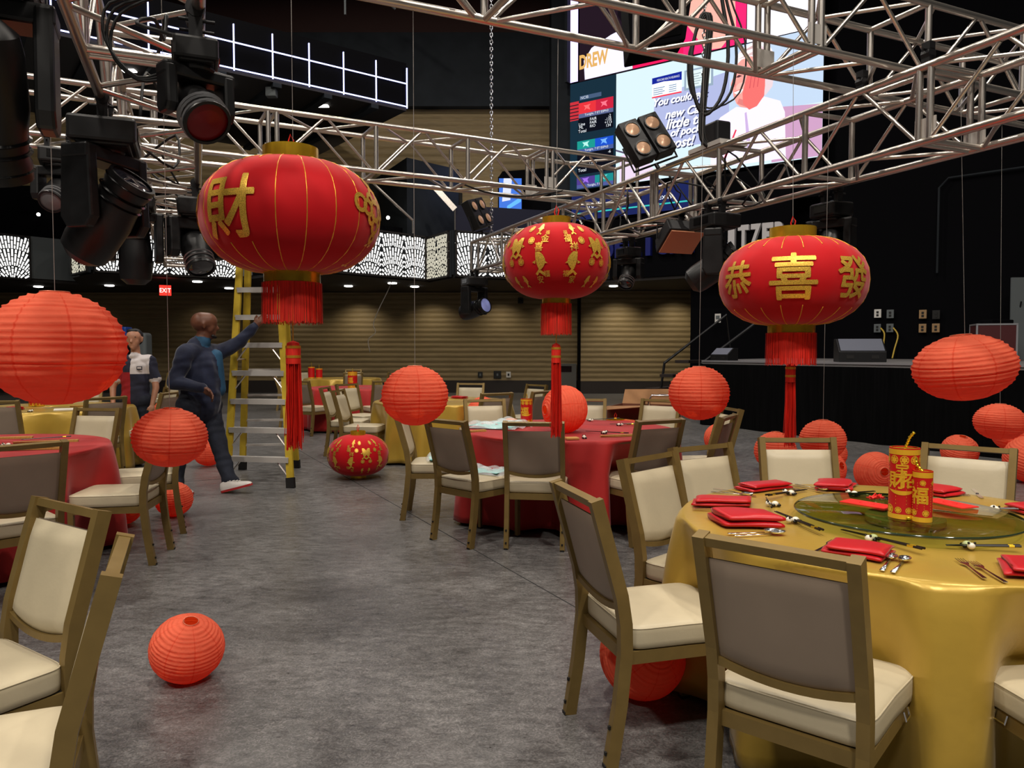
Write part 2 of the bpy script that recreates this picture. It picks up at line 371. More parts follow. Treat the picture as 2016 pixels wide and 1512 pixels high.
# ------------------------------------------------------------------ trusses
b = MB(); b.lathe([(1, 0), (1, 1)], 10, None, True, True); UT = b.mesh('truss_tube', M_alu, 50)
def member(name, p, q, r, parent):
    p, q = Vector(p), Vector(q); d = q - p
    o = mobj(name, UT, parent, p); o.rotation_mode = 'QUATERNION'; o.rotation_quaternion = d.to_track_quat('Z', 'Y'); o.scale = (r, r, d.length)
    return o
def truss(name, label, org, az, s0, s1, z0, side, splice, bay=1.023, w=.47, h=.47):
    """org: a point of one lower chord; side: +1 puts the second chord to the right of the run."""
    t = thing(name, label, 'truss', (org[0], org[1], z0), az)
    rc, rb, rd = .0255, .019, .0135; ww = w * side
    for x in (0, ww):
        for z in (0, h): member('chord', (x, s0, z), (x, s1, z), rc, t)
    st = []; k = math.ceil((s0 - splice) / bay - 1e-6)
    while splice + k * bay <= s1 + .02: st.append((splice + k * bay, k % 3 == 0)); k += 1
    for s, sp in st:
        for ds in ((-.04, .04) if sp else (0,)):
            if not s0 - .01 <= s + ds <= s1 + .01: continue
            for x in (0, ww): member('vertical_brace', (x, s + ds, 0), (x, s + ds, h), rb + .003, t)
            for z in (0, h): member('cross_brace', (0, s + ds, z), (ww, s + ds, z), rb, t)
        if sp and s0 < s < s1:
            for x in (0, ww):
                b = MB(); b.box((0, 0, 0), (.008, .15, .12)); o = obj('splice_plate', b, M_aluplate, t, False, (x * .96 + .01, s, .09))
    for i, (s, _) in enumerate(st[:-1]):
        e = st[i + 1][0]; m = (s + e) / 2; g = .06
        for x in (0, ww):
            member('diagonal_brace', (x, s + g, .02), (x, m - .03, h - .02), rd, t); member('diagonal_brace', (x, m + .03, h - .02), (x, e - g, .02), rd, t)
        for z in (0, h):
            a, c = (0, ww) if z else (ww, 0)
            member('face_brace', (a, s + g, z), (c, m - .02, z), rd, t); member('face_brace', (c, m + .02, z), (a, e - g, z), rd, t)
    for s in (s0, s1):
        for x in (0, ww): member('end_post', (x, s, 0), (x, s, h), rb + .003, t)
        for z in (0, h): member('end_rail', (0, s, z), (ww, s, z), rb, t)
    return t
AZU, AZB, AZC, AZD = 62.7, 65.35, -22.7, -22.4
truss('lighting_truss', 'long aluminium box truss crossing behind the largest lantern', (-2.296, 7.405), AZU, -5.2, 4.3, 3.28, -1, 0)
truss('lighting_truss', 'aluminium box truss overhead from which the lanterns hang', (.844, 4.364), AZB, -5.4, 7.6, 3.33, -1, 1.16)
truss('lighting_truss', 'aluminium box truss carrying fixtures, running from upper right to the fish lantern', (2.062, 6.2), AZC, -4.49, 7.1, 2.77, 1, -1.42)
truss('lighting_truss', 'aluminium box truss receding overhead at the left with black stage lights', (-1.75, 3.078), AZD, -2.2, 9.6, 2.77, 1, .37)
# clamps that tie the crossing trusses
def clamp(parent, x, y, z):
    b = MB(); b.lathe([(.035, -.03), (.035, .03)], 10, Matrix.Translation((x, y, z)) @ Matrix.Rotation(R(90), 4, 'X'), True, True)
    b.box((x, y, z + .05), (.05, .06, .05)); b.tube((x - .05, y, z + .03), (x + .06, y, z + .03), .008); return obj('clamp', b, M_blackmetal, parent)
for (x, y, l) in ((2.64, 4.92, 'black swivel clamp joining two trusses at upper right'), (2.45, 5.42, 'black swivel clamp left of the one nearest the upper right corner')):
    t = thing('truss_clamp', l, 'clamp', (x, y, 3.24), AZC); clamp(t, 0, 0, 0); clamp(t, 0, 0, .085)

# ------------------------------------------------------------------ stage lights
M_lensdark = mat('dark_lens', (.02, .02, .03), .05, 0, coat=1)
M_lensred = mat('red_lens', srgb(120, 14, 18), .3, 0, spec=.3)
M_barrel = mat('grey_barrel', srgb(120, 120, 122), .4, .3)
M_warmface = mat('frosted_warm_face', srgb(205, 140, 105), .5)
M_amber = mat('amber_lamp', srgb(190, 150, 120), .25, .2)
def moving_head(label, loc, d, big=True, s=1.0, lens=None, chord=.1, azb=-22.5, flare=1.0):
    """loc: underside centre of the chord it hangs from; d: direction the lens points."""
    t = thing('moving_head_light', label, 'stage light', loc, 0)
    bw, bd, bh, al, hr, hl = (.36, .30, .12, .40, .125, .50) if big else (.25, .21, .11, .21, .095, .33)
    bw, bd, bh, al, hr, hl = [v * s for v in (bw, bd, bh, al, hr, hl)]
    B = Matrix.Rotation(-R(azb), 4, 'Z')
    for sx in (-1, 1):
        b = MB(); c = B @ Vector((0, sx * bw * .28, 0)); b.box((0, 0, -.055), (.05, .04, .09)); b.lathe([(.036, -.022), (.036, .022)], 10, Matrix.Translation((0, 0, .012)) @ Matrix.Rotation(R(90), 4, 'X'), True, True); b.tube((-.06, 0, -.03), (.07, 0, -.03), .007)
        o = obj('clamp', b, M_blackmetal, t, False, c, (0, 0, -R(azb)))
    dv = Vector(d).normalized(); pa = math.atan2(dv.x, dv.y) if abs(dv.x) + abs(dv.y) > .05 else R(azb)
    P = Matrix.Rotation(-pa, 4, 'Z')
    zb = -.10 - bh / 2
    b = MB(); b.box((0, 0, zb), (bd, bw, bh), B); b.box((0, 0, zb - bh * .45), (bd * .8, bw * .86, bh * .3), B); base = soft(obj('base', b, M_blackpl, t), .015 * s)
    for sx in (-1, 1):
        b = MB(); b.box((sx * (bd * .5 + .002), 0, zb + .005), (.006, bw * .55, bh * .5), B); obj('control_panel', b, M_blackgloss, base)
    b = MB(); zy = zb - bh / 2; b.lathe([(.09 * s, zy), (.09 * s, zy - .03)], 16, P, True, True); b.box((0, 0, zy - .05 * s), (hr * 2 + .17 * s, hr * 1.2, .07 * s), P); soft(obj('yoke_bridge', b, M_blackpl, t), .012)
    zp = zy - .05 * s - al * .72
    for sx in (-1, 1):
        b = MB(); xo = sx * (hr + .05 * s)
        b.prism([(-hr * .62, zy - .02), (hr * .62, zy - .02), (hr * .72, zp - hr * .2), (hr * .45, zp - hr * .62), (-hr * .45, zp - hr * .62), (-hr * .72, zp - hr * .2)], xo - .03 * s, xo + .03 * s, P @ Matrix(((0, 0, 1, 0), (1, 0, 0, 0), (0, 1, 0, 0), (0, 0, 0, 1))))
        soft(obj('yoke_arm', b, M_blackpl, t), .012)
    Q = dv.to_track_quat('Z', 'Y').to_matrix().to_4x4(); Q.translation = (0, 0, zp)
    h0 = -hl * .52; h1 = hl * .48
    prof = [(hr * .55, h0), (hr * .92, h0 + .04 * s), (hr * 1.0, h0 + .10 * s), (hr * 1.0, 0), (hr * .9, h1 * .35), (hr * .86 * flare, h1 * .7), (hr * .92 * flare, h1 * .78), (hr * .92 * flare, h1), (hr * .8 * flare, h1)]
    b = MB(); b.lathe(prof, 24, Q, True, False); head = obj('head', b, M_blackpl, t, 35)
    b = MB()
    for zz in (h1 * .45, h1 * .62, h1 * .86): b.lathe([(hr * .9 * flare, zz - .006), (hr * .97 * flare, zz), (hr * .9 * flare, zz + .006)], 24, Q)
    obj('focus_ring', b, M_blackgloss if big else M_barrel, head, 60)
    b = MB(); b.lathe([(hr * .84 * flare, h1 - .012), (hr * .5 * flare, h1 - .001), (.0005, h1 + .004)], 24, Q); obj('lens', b, lens or M_lensdark, head, 60)
    return t
moving_head('huge black stage light filling the upper left corner', (-1.62, 2.38, 2.745), (-.25, .55, -1), True, .95)
moving_head('black stage light with dark red lens above the largest lantern', (-1.235, 3.03, 2.745), (.55, -.52, -.66), False, .78, M_lensred, flare=1.32)
moving_head('large black stage light below the left truss, barrel aimed up to the right', (-2.16, 4.10, 2.745), (.52, -.12, .62), True, 1.06)
moving_head('black stage light with pale front lens hanging at far left', (-3.86, 6.56, 3.255), (.05, -.72, -.55), False, 1.15, M_barrel, azb=62)
moving_head('black stage light with ribbed barrel pointing straight up, left of the largest lantern', (-2.92, 5.95, 2.745), (.03, -.05, 1), True, .95)
moving_head('narrow black stage light just left of the largest lantern', (-2.51, 6.1, 2.745), (.35, -.4, -.8), False, 1.25)
moving_head('large black stage light left of the lantern with three gold characters', (1.80, 6.82, 2.745), (.72, -.25, .50), True, 1.0)
moving_head('small black stage light hanging right above the lantern with three gold characters', (2.60, 6.26, 2.745), (-.35, -.35, -.8), False, 1.05)
moving_head('black stage light with blue lens left of the fish lantern', (-.62, 12.6, 2.745), (.70, -.62, .20), True, 1.12, mat('blue_lens', srgb(150, 160, 220), .1, 0, emis=(.4, .45, 1), estr=.12))
moving_head('tiny black stage light between the fish lantern and the flood light', (1.36, 8.95, 2.745), (-.3, -.5, -.8), False, 1.0)
# blinders
def blinder(label, loc, rot, s=1.0):
    t = thing('blinder_light', label, 'stage light', loc); t.rotation_euler = rot; t.scale = (s,) * 3
    for sx in (-1, 1):
        b = MB(); b.box((sx * .115, 0, .23), (.205, .14, .44)); soft(obj('lamp_box', b, M_blackmetal, t), .01)
        for sz in (-1, 1):
            b = MB(); Mx = Matrix.Translation((sx * .115, -.072, .23 + sz * .11)) @ Matrix.Rotation(R(90), 4, 'X'); b.lathe([(.082, -.004), (.082, .014), (.07, .014)], 18, Mx); obj('lamp_ring', b, M_blackpl, t)
            b = MB(); b.lathe([(.072, .006), (.04, .016), (.0005, .02)], 18, Mx); obj('lamp', b, M_amber, t, 60)
    b = MB(); b.path([(-.25, .02, .23), (-.25, .06, -.02), (.25, .06, -.02), (.25, .02, .23)], .012, 8); b.tube((0, .06, -.02), (0, .06, -.07), .02); obj('bracket', b, M_blackmetal, t)
    return t
blinder('four lamp black blinder light in front of the big screen', (1.40, 7.45, 3.30), (R(-22), R(-22), R(18)))
blinder('far four lamp black blinder light below the second truss', (-.42, 11.55, 3.29), (R(-20), R(-16), R(62)))
# flood with warm face
t = thing('flood_light', 'square black flood light with a pinkish frosted face below the truss', 'stage light', (1.62, 7.35, 2.745))
b = MB(); b.box((0, 0, -.05), (.05, .05, .1)); b.lathe([(.036, -.025), (.036, .025)], 10, Matrix.Translation((0, 0, .012)) @ Matrix.Rotation(R(90), 4, 'X'), True, True); obj('clamp', b, M_blackmetal, t)
Mf = Matrix.Translation((-.02, -.02, -.22)) @ Matrix.Rotation(R(20), 4, 'Z') @ Matrix.Rotation(R(-38), 4, 'X')
b = MB(); b.box((0, 0, .02), (.40, .32, .15), Mf, .85); hs = soft(obj('housing', b, M_blackmetal, t), .008)
b = MB(); b.box((0, 0, -.062), (.36, .28, .012), Mf); obj('frosted_face', b, M_warmface, hs)
b = MB()
for k in range(7): b.box((-.15 + k * .05, 0, .10), (.012, .25, .03), Mf)
obj('cooling_fins', b, M_blackmetal, hs)
b = MB(); b.path([(-.23, 0, -.22), (-.23, 0, -.09), (.2, 0, -.09), (.2, 0, -.22)], .011, 6); obj('yoke', b, M_blackmetal, t)
# hung loudspeaker in front of the screen
t = thing('hung_speaker', 'black hanging loudspeaker block in front of the upper screen', 'speaker', (1.98, 10.5, 5.38))
b = MB(); b.prism([(-.42, .0), (.30, .15), (.45, 1.2), (-.5, 1.2)], -.3, .3, Matrix.Rotation(R(90), 4, 'X')); soft(obj('cabinet', b, M_black, t), .02)
b = MB(); b.prism([(-.34, .1), (.24, .22), (.36, 1.1), (-.42, 1.1)], .302, .312, Matrix.Rotation(R(90), 4, 'X')); obj('grille', b, M_skirt, t)
b = MB(); b.tube((0, 0, 1.2), (0, 0, 7.9), .012); obj('suspension_cable', b, M_cable, t)

# ------------------------------------------------------------------ chains, cables
def chain(label, x, y, z0, z1, link=.05):
    b = MB(); n = int((z1 - z0) / (link * .72))
    for i in range(n):
        z = z0 + i * link * .72 + link / 2; a = (i % 2) * math.pi / 2; r = link * .28; pts = []
        for k in range(8):
            th = 2 * math.pi * k / 8; u = math.cos(th) * r; v = math.sin(th) * link * .5; pts.append((x + u * math.cos(a), y + u * math.sin(a), z + v))
        b.path(pts, link * .085, 4, closed=True)
    o = obj('hoist_chain', b, M_steel, None, 'all'); tag(o, label, 'chain', 'hoist chains'); return o
chain('long steel hoist chain dropping behind the far truss', -.32, 12.0, 3.26, 7.4, .075)
chain('steel hoist chain in front of the screen with black cable loops', 1.72, 6.95, 3.55, 6.6, .06)
t = thing('chain_hoist', 'grey chain hoist block resting on the truss in front of the screen', 'hoist', (1.75, 6.95, 3.26), AZC)
b = MB(); b.box((.12, 0, .02), (.30, .46, .04)); obj('spreader_plate', b, M_aluplate, t); b = MB(); b.box((.1, 0, .14), (.16, .24, .2)); soft(obj('motor', b, M_blackmetal, t), .02); b = MB(); b.lathe([(.06, -.09), (.06, .09)], 14, Matrix.Translation((.1, -.02, .14)) @ Matrix.Rotation(R(90), 4, 'X'), True, True); obj('drum', b, M_blackpl, t, 40)
def cable(label, pts, r=.008, n=6, sub=4, cat='cable', name='cable', m=None):
    P = [Vector(p) for p in pts]; out = []
    for i in range(len(P) - 1):
        p0 = P[max(i - 1, 0)]; p1 = P[i]; p2 = P[i + 1]; p3 = P[min(i + 2, len(P) - 1)]
        for k in range(sub):
            u = k / sub
            out.append(.5 * ((2 * p1) + (p2 - p0) * u + (2 * p0 - 5 * p1 + 4 * p2 - p3) * u * u + (3 * p1 - p0 - 3 * p2 + p3) * u ** 3))
    out.append(P[-1]); b = MB(); b.path(out, r, n)
    o = obj(name, b, m or M_cable, None, 'all'); return tag(o, label, cat)
for k, (dx, rr) in enumerate(((0, .017), (.05, .013), (.11, .008))):
    l = ['thickest black cable looped below the chain by the screen', 'second black cable loop beside the hoist chain', 'thin outer black cable loop beside the hoist chain'][k]
    x, y = 1.72 + .02 * k, 6.9
    cable(l, [(x + .02, y, 6.6), (x + .10, y, 4.9), (x + .20 + dx, y, 4.2), (x + .16 + dx, y, 3.75), (x, y, 3.55 + .03 * k), (x - .10 - dx * .6, y, 3.75), (x - .12 - dx * .6, y, 4.1), (x - .04, y, 4.42), (x + .02, y, 4.36), (x - .01, y, 3.9), (x - .04, y, 3.4), (x + .03, y, 3.27)], rr)
rng = random.Random(3)
def along(o, az, s, side, z): a = R(az); return (o[0] + math.sin(a) * s + math.cos(a) * side, o[1] + math.cos(a) * s - math.sin(a) * side, z)
OC, OD, OA = (2.062, 6.2), (-1.75, 3.078), (-2.296, 7.405)
for k, (s, ln) in enumerate(((-.1, .9), (.55, 1.1), (1.2, 1.2), (2.0, 1.0), (2.8, 1.4), (3.9, 1.3), (5.0, 1.2), (6.0, .8))):
    pts = []
    for i in range(7): pts.append(along(OC, AZC, s + ln * i / 6, rng.uniform(.0, .48), 2.80 + (rng.uniform(-.12, .42) if 0 < i < 6 else .02)))
    cable(f'black cable strung inside the fixture truss, {["nearest the right", "second", "third", "fourth", "fifth", "sixth", "seventh", "farthest"][k]} from the right end', pts, .008)
for k, (s, ln) in enumerate(((.2, .8), (1.5, 1.2), (2.9, 1.3), (4.2, 1.2), (5.6, 1.4))):
    pts = []
    for i in range(7): pts.append(along(OD, AZD, s + ln * i / 6, rng.uniform(.05, .5), 2.80 + (rng.uniform(-.1, .35) if 0 < i < 6 else .02)))
    cable(f'black cable hanging in the left truss, {["nearest", "second nearest", "third nearest", "fourth nearest", "farthest"][k]} to the viewer', pts, .009)
for k in range(3):
    z = 2.62 + .02 * k
    cable(f'{["upper", "middle", "lower"][k]} black power lead looping left of the red lensed stage light', [(-1.24, 3.0, z + .2), (-1.33, 2.98, z + .19 - .02 * k), (-1.50 - .02 * k, 2.98, z + .12), (-1.54 - .01 * k, 2.98, z - .02), (-1.44, 2.98, z - .13 - .015 * k), (-1.3, 2.98, z - .12)], .006)
cable('thin black cable draped below the far truss', [(-.55, 8.45, 3.28), (-.3, 8.5, 3.2), (.05, 8.6, 3.17), (.45, 8.75, 3.24), (.6, 8.9, 3.3)], .01)
cable('loose thin white cord dangling in front of the back wall', [(-3.35, 21.5, 3.45), (-3.5, 21.5, 3.1), (-3.75, 21.5, 2.6), (-3.9, 21.5, 2.2), (-3.85, 21.5, 1.95), (-4.05, 21.5, 1.75), (-4.0, 21.5, 1.4)], .012, 5, cat='cord', name='white_cord', m=M_wire)

# ------------------------------------------------------------------ text and glyph tools
def glyph(ch, bold=0.0, ext=0.0, maxedge=None, shear=0, font=None):
    cu = bpy.data.curves.new('t', 'FONT'); cu.body = ch; cu.align_x = 'CENTER'; cu.align_y = 'CENTER'; cu.offset = bold; cu.extrude = ext; cu.resolution_u = 4; cu.shear = shear
    o = bpy.data.objects.new('t', cu); COL.objects.link(o)
    bpy.context.view_layer.update(); dg = bpy.context.evaluated_depsgraph_get()
    me = bpy.data.meshes.new_from_object(o.evaluated_get(dg)); COL.objects.unlink(o); bpy.data.objects.remove(o); bpy.data.curves.remove(cu)
    bm = bmesh.new(); bm.from_mesh(me); bpy.data.meshes.remove(me)
    bmesh.ops.remove_doubles(bm, verts=bm.verts, dist=1e-5)
    bmesh.ops.triangulate(bm, faces=bm.faces)
    if maxedge:
        for _ in range(4):
            es = [e for e in bm.edges if e.calc_length() > maxedge]
            if not es: break
            bmesh.ops.subdivide_edges(bm, edges=es, cuts=1); bmesh.ops.triangulate(bm, faces=bm.faces)
    vs = [tuple(v.co) for v in bm.verts]
    if vs:
        x0, x1 = min(v[0] for v in vs), max(v[0] for v in vs); y0, y1 = min(v[1] for v in vs), max(v[1] for v in vs)
        cx, cy, s = (x0 + x1) / 2, (y0 + y1) / 2, 1 / max(y1 - y0, 1e-6)
        vs = [((x - cx) * s, (y - cy) * s, z) for x, y, z in vs]
    bm.verts.index_update(); fs = [tuple(v.index for v in f.verts) for f in bm.faces]; bm.free()
    return vs, fs
GC = {}
def G(ch, bold=0.0, maxedge=None, shear=0):
    k = (ch, bold, maxedge, shear)
    if k not in GC: GC[k] = glyph(ch, bold, 0, maxedge, shear)
    return GC[k]

def boldG(ch, w, maxedge=None):
    vs, fs = G(ch, 0.0, maxedge); V_, F_ = [], []
    for k in range(7):
        dx, dy = (0, 0) if k == 6 else (w * math.cos(k * math.pi / 3), w * math.sin(k * math.pi / 3)); o = len(V_)
        V_ += [(x + dx, y + dy, z) for x, y, z in vs]; F_ += [tuple(i + o for i in f) for f in fs]
    return V_, F_
# ------------------------------------------------------------------ lanterns
M_velvet = mat('red_velvet', srgb(190, 6, 18), .75, 0, noise=.06, nscale=5, spec=.25, sheen=.25)
M_foil = mat('gold_foil', srgb(225, 190, 50), .25, .75, noise=.15, nscale=18)
M_glitter = mat('gold_glitter', srgb(222, 178, 70), .4, .5, noise=.5, nscale=260)
M_goldline = mat('gold_rib_line', srgb(235, 170, 60), .35, .6)
M_fringe = mat('red_fringe', srgb(222, 34, 16), .7, 0, noise=.25, nscale=40, aniso=(3, 3, .2))
def velvet_profile(R0, H, rc):
    def r(z):   # z in -H/2..H/2
        u = min(1.0, abs(z) / (H / 2)); return rc + (R0 - rc) * (1 - u ** 2.25) ** (1 / 1.9)
    return r
def fish_mb(flip=1):
    b = []
    n = 10; top = []; bot = []
    for i in range(n + 1):
        u = i / n; w = .26 * math.sin(math.pi * (u * .82 + .12)) ** .8; cx = flip * (.22 * (u - .5) ** 2 * 2 - .12 * u); y = .55 - u * .95
        top.append((cx - w, y)); bot.append((cx + w, y))
    body = top + bot[::-1]
    cx = flip * (.11 - .12); tail = [(-.05 + cx, -.36), (flip * .30 + cx, -.62), (flip * .20 + cx, -.72), (flip * .05 + cx, -.55), (-flip * .22 + cx, -.74), (-flip * .28 + cx, -.6)]
    fin = [(flip * -.25, .1), (flip * -.45, -.08), (flip * -.24, -.08)]; fin2 = [(flip * .22, .1), (flip * .42, -.02), (flip * .24, -.1)]
    return [body, tail, fin, fin2]
def poly_tris(polys):
    bm = bmesh.new()
    for p in polys:
        vs = [bm.verts.new((x, y, 0)) for x, y in p]
        try: bm.faces.new(vs)
        except Exception: pass
    bmesh.ops.triangulate(bm, faces=bm.faces)
    for _ in range(2):
        es = [e for e in bm.edges if e.calc_length() > .3]
        if es: bmesh.ops.subdivide_edges(bm, edges=es, cuts=1); bmesh.ops.triangulate(bm, faces=bm.faces)
    bm.verts.index_update(); vs = [tuple(v.co) for v in bm.verts]; fs = [tuple(v.index for v in f.verts) for f in bm.faces]; bm.free(); return vs, fs
def coin():
    n = 20; out = [(math.cos(2 * math.pi * i / n) * .5, math.sin(2 * math.pi * i / n) * .5) for i in range(n)]
    b = MB(); vs = [(x, y, 0) for x, y in out] + [(x * .8, y * .8, 0) for x, y in out]; fs = [(i, (i + 1) % n, n + (i + 1) % n, n + i) for i in range(n)]
    vs += [(.28 * math.cos(a) * (1 + .5 * (k % 2)), .28 * math.sin(a) * (1 + .5 * (k % 2)), 0) for k, a in enumerate([2 * math.pi * q / 12 for q in range(12)])]
    fs.append(tuple(range(2 * n, 2 * n + 12))); return vs, fs
def knot():
    vs, fs = [], []
    def ring(cx, cy, r, w, sx=1):
        n = 16; o = len(vs)
        for rr in (r, r - w):
            for i in range(n): a = 2 * math.pi * i / n; vs.append((cx + sx * rr * math.cos(a), cy + rr * math.sin(a), 0))
        fs.extend([(o + i, o + (i + 1) % n, o + n + (i + 1) % n, o + n + i) for i in range(n)])
    for (x, y, r) in ((0, 0, .16), (-.2, .02, .12), (.2, .02, .12), (0, .2, .12), (0, -.2, .12), (-.36, .06, .13), (.36, .06, .13), (0, .38, .08), (0, -.36, .08), (-.13, .14, .09), (.13, .14, .09), (-.13, -.12, .09), (.13, -.12, .09)): ring(x, y, r, .055)
    for k in (-1, 1):
        o = len(vs); vs.extend([(k * .05 - .03, -.44, 0), (k * .05 + .03, -.44, 0), (k * .07 + .045, -.72, 0), (k * .07 - .045, -.72, 0)]); fs.append((o, o + 1, o + 2, o + 3))
    return vs, fs
def velvet_lantern(label, loc, R0, H, capr, caph, decor, fringe, tassel=None, az=0, nrib=20, group=None, ribs=True, gaps=()):
    """loc: centre of the body; decor: (kind, angle from facing, height, size); angles grow to the right as seen from the front."""
    t = thing('velvet_lantern', label, 'lantern', loc, az, group); r = velvet_profile(R0, H, capr * .97)
    nz = 22; zs = [H / 2 * -math.cos(math.pi * i / nz) for i in range(nz + 1)]
    def scal(a, z): return 1 - .008 * (abs(math.cos(a * nrib / 2)) ** 6) * (1 - (2 * abs(z) / H) ** 4)
    b = MB(); b.lathe([(r(z), z) for z in zs], nrib * 6, None, rfun=lambda a, z: scal(a + math.pi / 2, z)); body = obj('body', b, M_velvet, t, 'all')
    def at(u, z, off=.004):
        a = u - math.pi / 2; rr = r(z) + off; return (rr * math.cos(a), rr * math.sin(a), z)
    if ribs:
        for k in range(nrib):
            u = 2 * math.pi * (k + .5) / nrib; u = (u + math.pi) % (2 * math.pi) - math.pi
            spans = [(-.985, .985)]
            for (g, gw, zl, zh) in gaps:
                if abs((u - g + math.pi) % (2 * math.pi) - math.pi) < gw: spans = [(-.985, zl), (zh, .985)]
            for lo, hi in spans:
                b = MB(); pts = [at(u, H / 2 * math.sin(math.pi / 2 * (lo + (hi - lo) * i / 12)), .0005) for i in range(13)]; b.path(pts, .0028, 5); obj('rib_line', b, M_goldline, body, 'all')
    for kind, ang, z, size in decor:
        if kind in ('fish', 'fishl'): vs, fs = poly_tris(fish_mb(1 if kind == 'fish' else -1))
        elif kind == 'coin': vs, fs = coin()
        elif kind == 'knot': vs, fs = knot()
        else: vs, fs = boldG(kind, .020 if size > .12 else .012, .12 if size > .12 else .3)
        b = MB(); b.add([at(R(ang) + x * size / R0, z + y * size, .005) for x, y, _ in vs], fs)
        obj('gold_motif' if kind in ('fish', 'fishl', 'coin', 'knot') else 'gold_character', b, M_glitter, body)
    for zc, hh, rr in ((H / 2 - .012, caph, capr), (-H / 2 + .012 - caph * .8, caph * .8, capr * 1.02)):
        b = MB(); b.lathe([(rr, zc), (rr, zc + hh), (rr - .006, zc + hh), (rr - .006, zc)], 36); obj('gold_cap', b, M_foil, t, 40)
    if fringe:
        b = MB(); n = 150; z0 = -H / 2 - caph * .8 + .015; rg = random.Random(5)
        for i in range(n):
            a = 2 * math.pi * i / n; rr = capr * 1.05 + rg.uniform(0, .006); L = fringe * rg.uniform(.955, 1.02); w = math.pi * rr / n * 1.05; aa = a + rg.uniform(-.008, .008)
            c, s = math.cos(a), math.sin(a); c2, s2 = math.cos(aa), math.sin(aa)
            b.add([(rr * c - s * w, rr * s + c * w, z0), (rr * c + s * w, rr * s - c * w, z0), (rr * 1.02 * c2 + s2 * w * .7, rr * 1.02 * s2 - c2 * w * .7, z0 - L), (rr * 1.02 * c2 - s2 * w * .7, rr * 1.02 * s2 + c2 * w * .7, z0 - L)], [(0, 1, 2, 3)])
        stuff(obj('fringe', b, M_fringe, t))
    if tassel:
        zt, zb_, rt = tassel; b = MB(); b.tube((0, 0, -H / 2), (0, 0, zt), .003, 6); obj('cord', b, M_goldline, t)
        b = MB(); b.lathe([(.004, zt + .02), (rt * .8, zt + .01), (rt, zt - .02), (rt, zt - .1)], 18); head = obj('tassel_head', b, M_fringe, t, 40)
        for zq in (-.055, -.005): b = MB(); b.lathe([(rt * 1.04, zt + zq), (rt * 1.04, zt + zq - .014)], 18); obj('gold_band', b, M_goldline, head)
        b = MB(); n = 110; rg = random.Random(9)
        for i in range(n):
            a = rg.uniform(0, 6.28); q = math.sqrt(rg.random()); r0 = rt * q * .98; r1 = r0 * rg.uniform(1.0, 1.5); ze = zb_ + (1 - q) * 0 + rg.uniform(-.01, .07); zz = zt - .1
            aa = a + rg.uniform(-.25, .25); m = (zz + ze) / 2
            b.path([(r0 * math.cos(a), r0 * math.sin(a), zz), ((r0 * .5 + r1 * .5) * math.cos(a), (r0 * .5 + r1 * .5) * math.sin(a), m), (r1 * math.cos(aa), r1 * math.sin(aa), ze)], .0022, 3, caps=False)
        stuff(obj('tassel_strands', b, M_fringe, t))
    b = MB(); b.path([(-.0, 0, H / 2 + caph * .3), (.015, 0, H / 2 + caph + .03), (0, 0, H / 2 + caph + .06), (-.012, 0, H / 2 + caph + .02), (0, 0, H / 2 + .02)], .004, 6); obj('hanging_loop', b, M_fringe, t)
    return t
def hangwire(label, x, y, z0, z1, r=.0016, x1=None, y1=None):
    a = R(AZB); d = Vector((math.sin(a), math.cos(a))); n = Vector((-d.y, d.x)); v = Vector((x - .844, y - 4.364)); q = v.dot(n); k = 0 if q < .235 else .47
    T = Vector((.844, 4.364)) + d * v.dot(d) + n * k; b = MB(); b.tube((x, y, z0), (T.x, T.y, z1 - .01), r, 5)
    return tag(obj('hanging_wire', b, M_wire), label, 'wire', 'lantern wires')
def face(x, y): return math.degrees(math.atan2(x, y))     # turn a lantern's front to the entrance where the picture was taken
GP = 'large red velvet lanterns'
velvet_lantern('largest red velvet lantern, gold character and knot motif, beside the ladder', (-1.142, 3.98, 2.135), .452, .565, .14, .085,
               [('財', -40, -.01, .285), ('knot', 64, .02, .38), ('knot', -98, .02, .38)], .21, (-.655, -1.2, .038), face(-1.142, 3.98), 20, GP,
               gaps=((R(-36), R(26), -.42, .62),))
hangwire('thin wire holding the largest red velvet lantern', -1.13, 3.98, 2.53, 3.33)
velvet_lantern('red velvet lantern with three gold characters hanging before the stage', (1.738, 4.753, 1.873), .44, .53, .138, .08,
               [('恭', -45, .0, .215), ('喜', 1, .0, .26), ('發', 50, .0, .24)], .20, (-.52, -1.02, .030), face(1.738, 4.753), 20, GP,
               gaps=((R(2), R(20), -.42, .42), (R(-45), R(26), -.45, .5), (R(50), R(26), -.45, .5)))
hangwire('thin wire holding the lantern with three gold characters', 1.738, 4.753, 2.24, 3.33)
FD = []
for k in range(4):
    c = 45 + k * 90
    for sgn, f in ((-1, 'fishl'), (1, 'fish')):
        FD += [(f, c + sgn * 17 - 45, -.035, .105), ('fishl' if f == 'fish' else 'fish', c + sgn * 41 - 45, .06, .095), ('coin', c + sgn * 27 - 45, .09, .042), ('coin', c + sgn * 38 - 45, -.03, .042), (f, c + sgn * 20 - 45, .165, .06), ('coin', c + sgn * 33 - 45, .165, .04), ('喜' if sgn < 0 else '祥', c + sgn * 18 - 45, .052, .05), ('金' if sgn < 0 else '福', c + sgn * 12 - 45, .10, .045), ('福', c + sgn * 10 - 45, .135, .026), ('安' if sgn < 0 else '家', c + sgn * 18 - 45, -.13, .04), ('福', c + sgn * 10 - 45, -.10, .035), (f, c + sgn * 38 - 45, -.135, .05)]
LF = velvet_lantern('red velvet lantern printed with gold fish above the red table', (.268, 4.633, 1.985), .325, .445, .085, .055, FD, .19, (-.51, -1.06, .029), face(.268, 4.633), 8, GP, ribs=False)
hangwire('thin wire holding the lantern printed with gold fish', .268, 4.633, 2.24, 3.33)
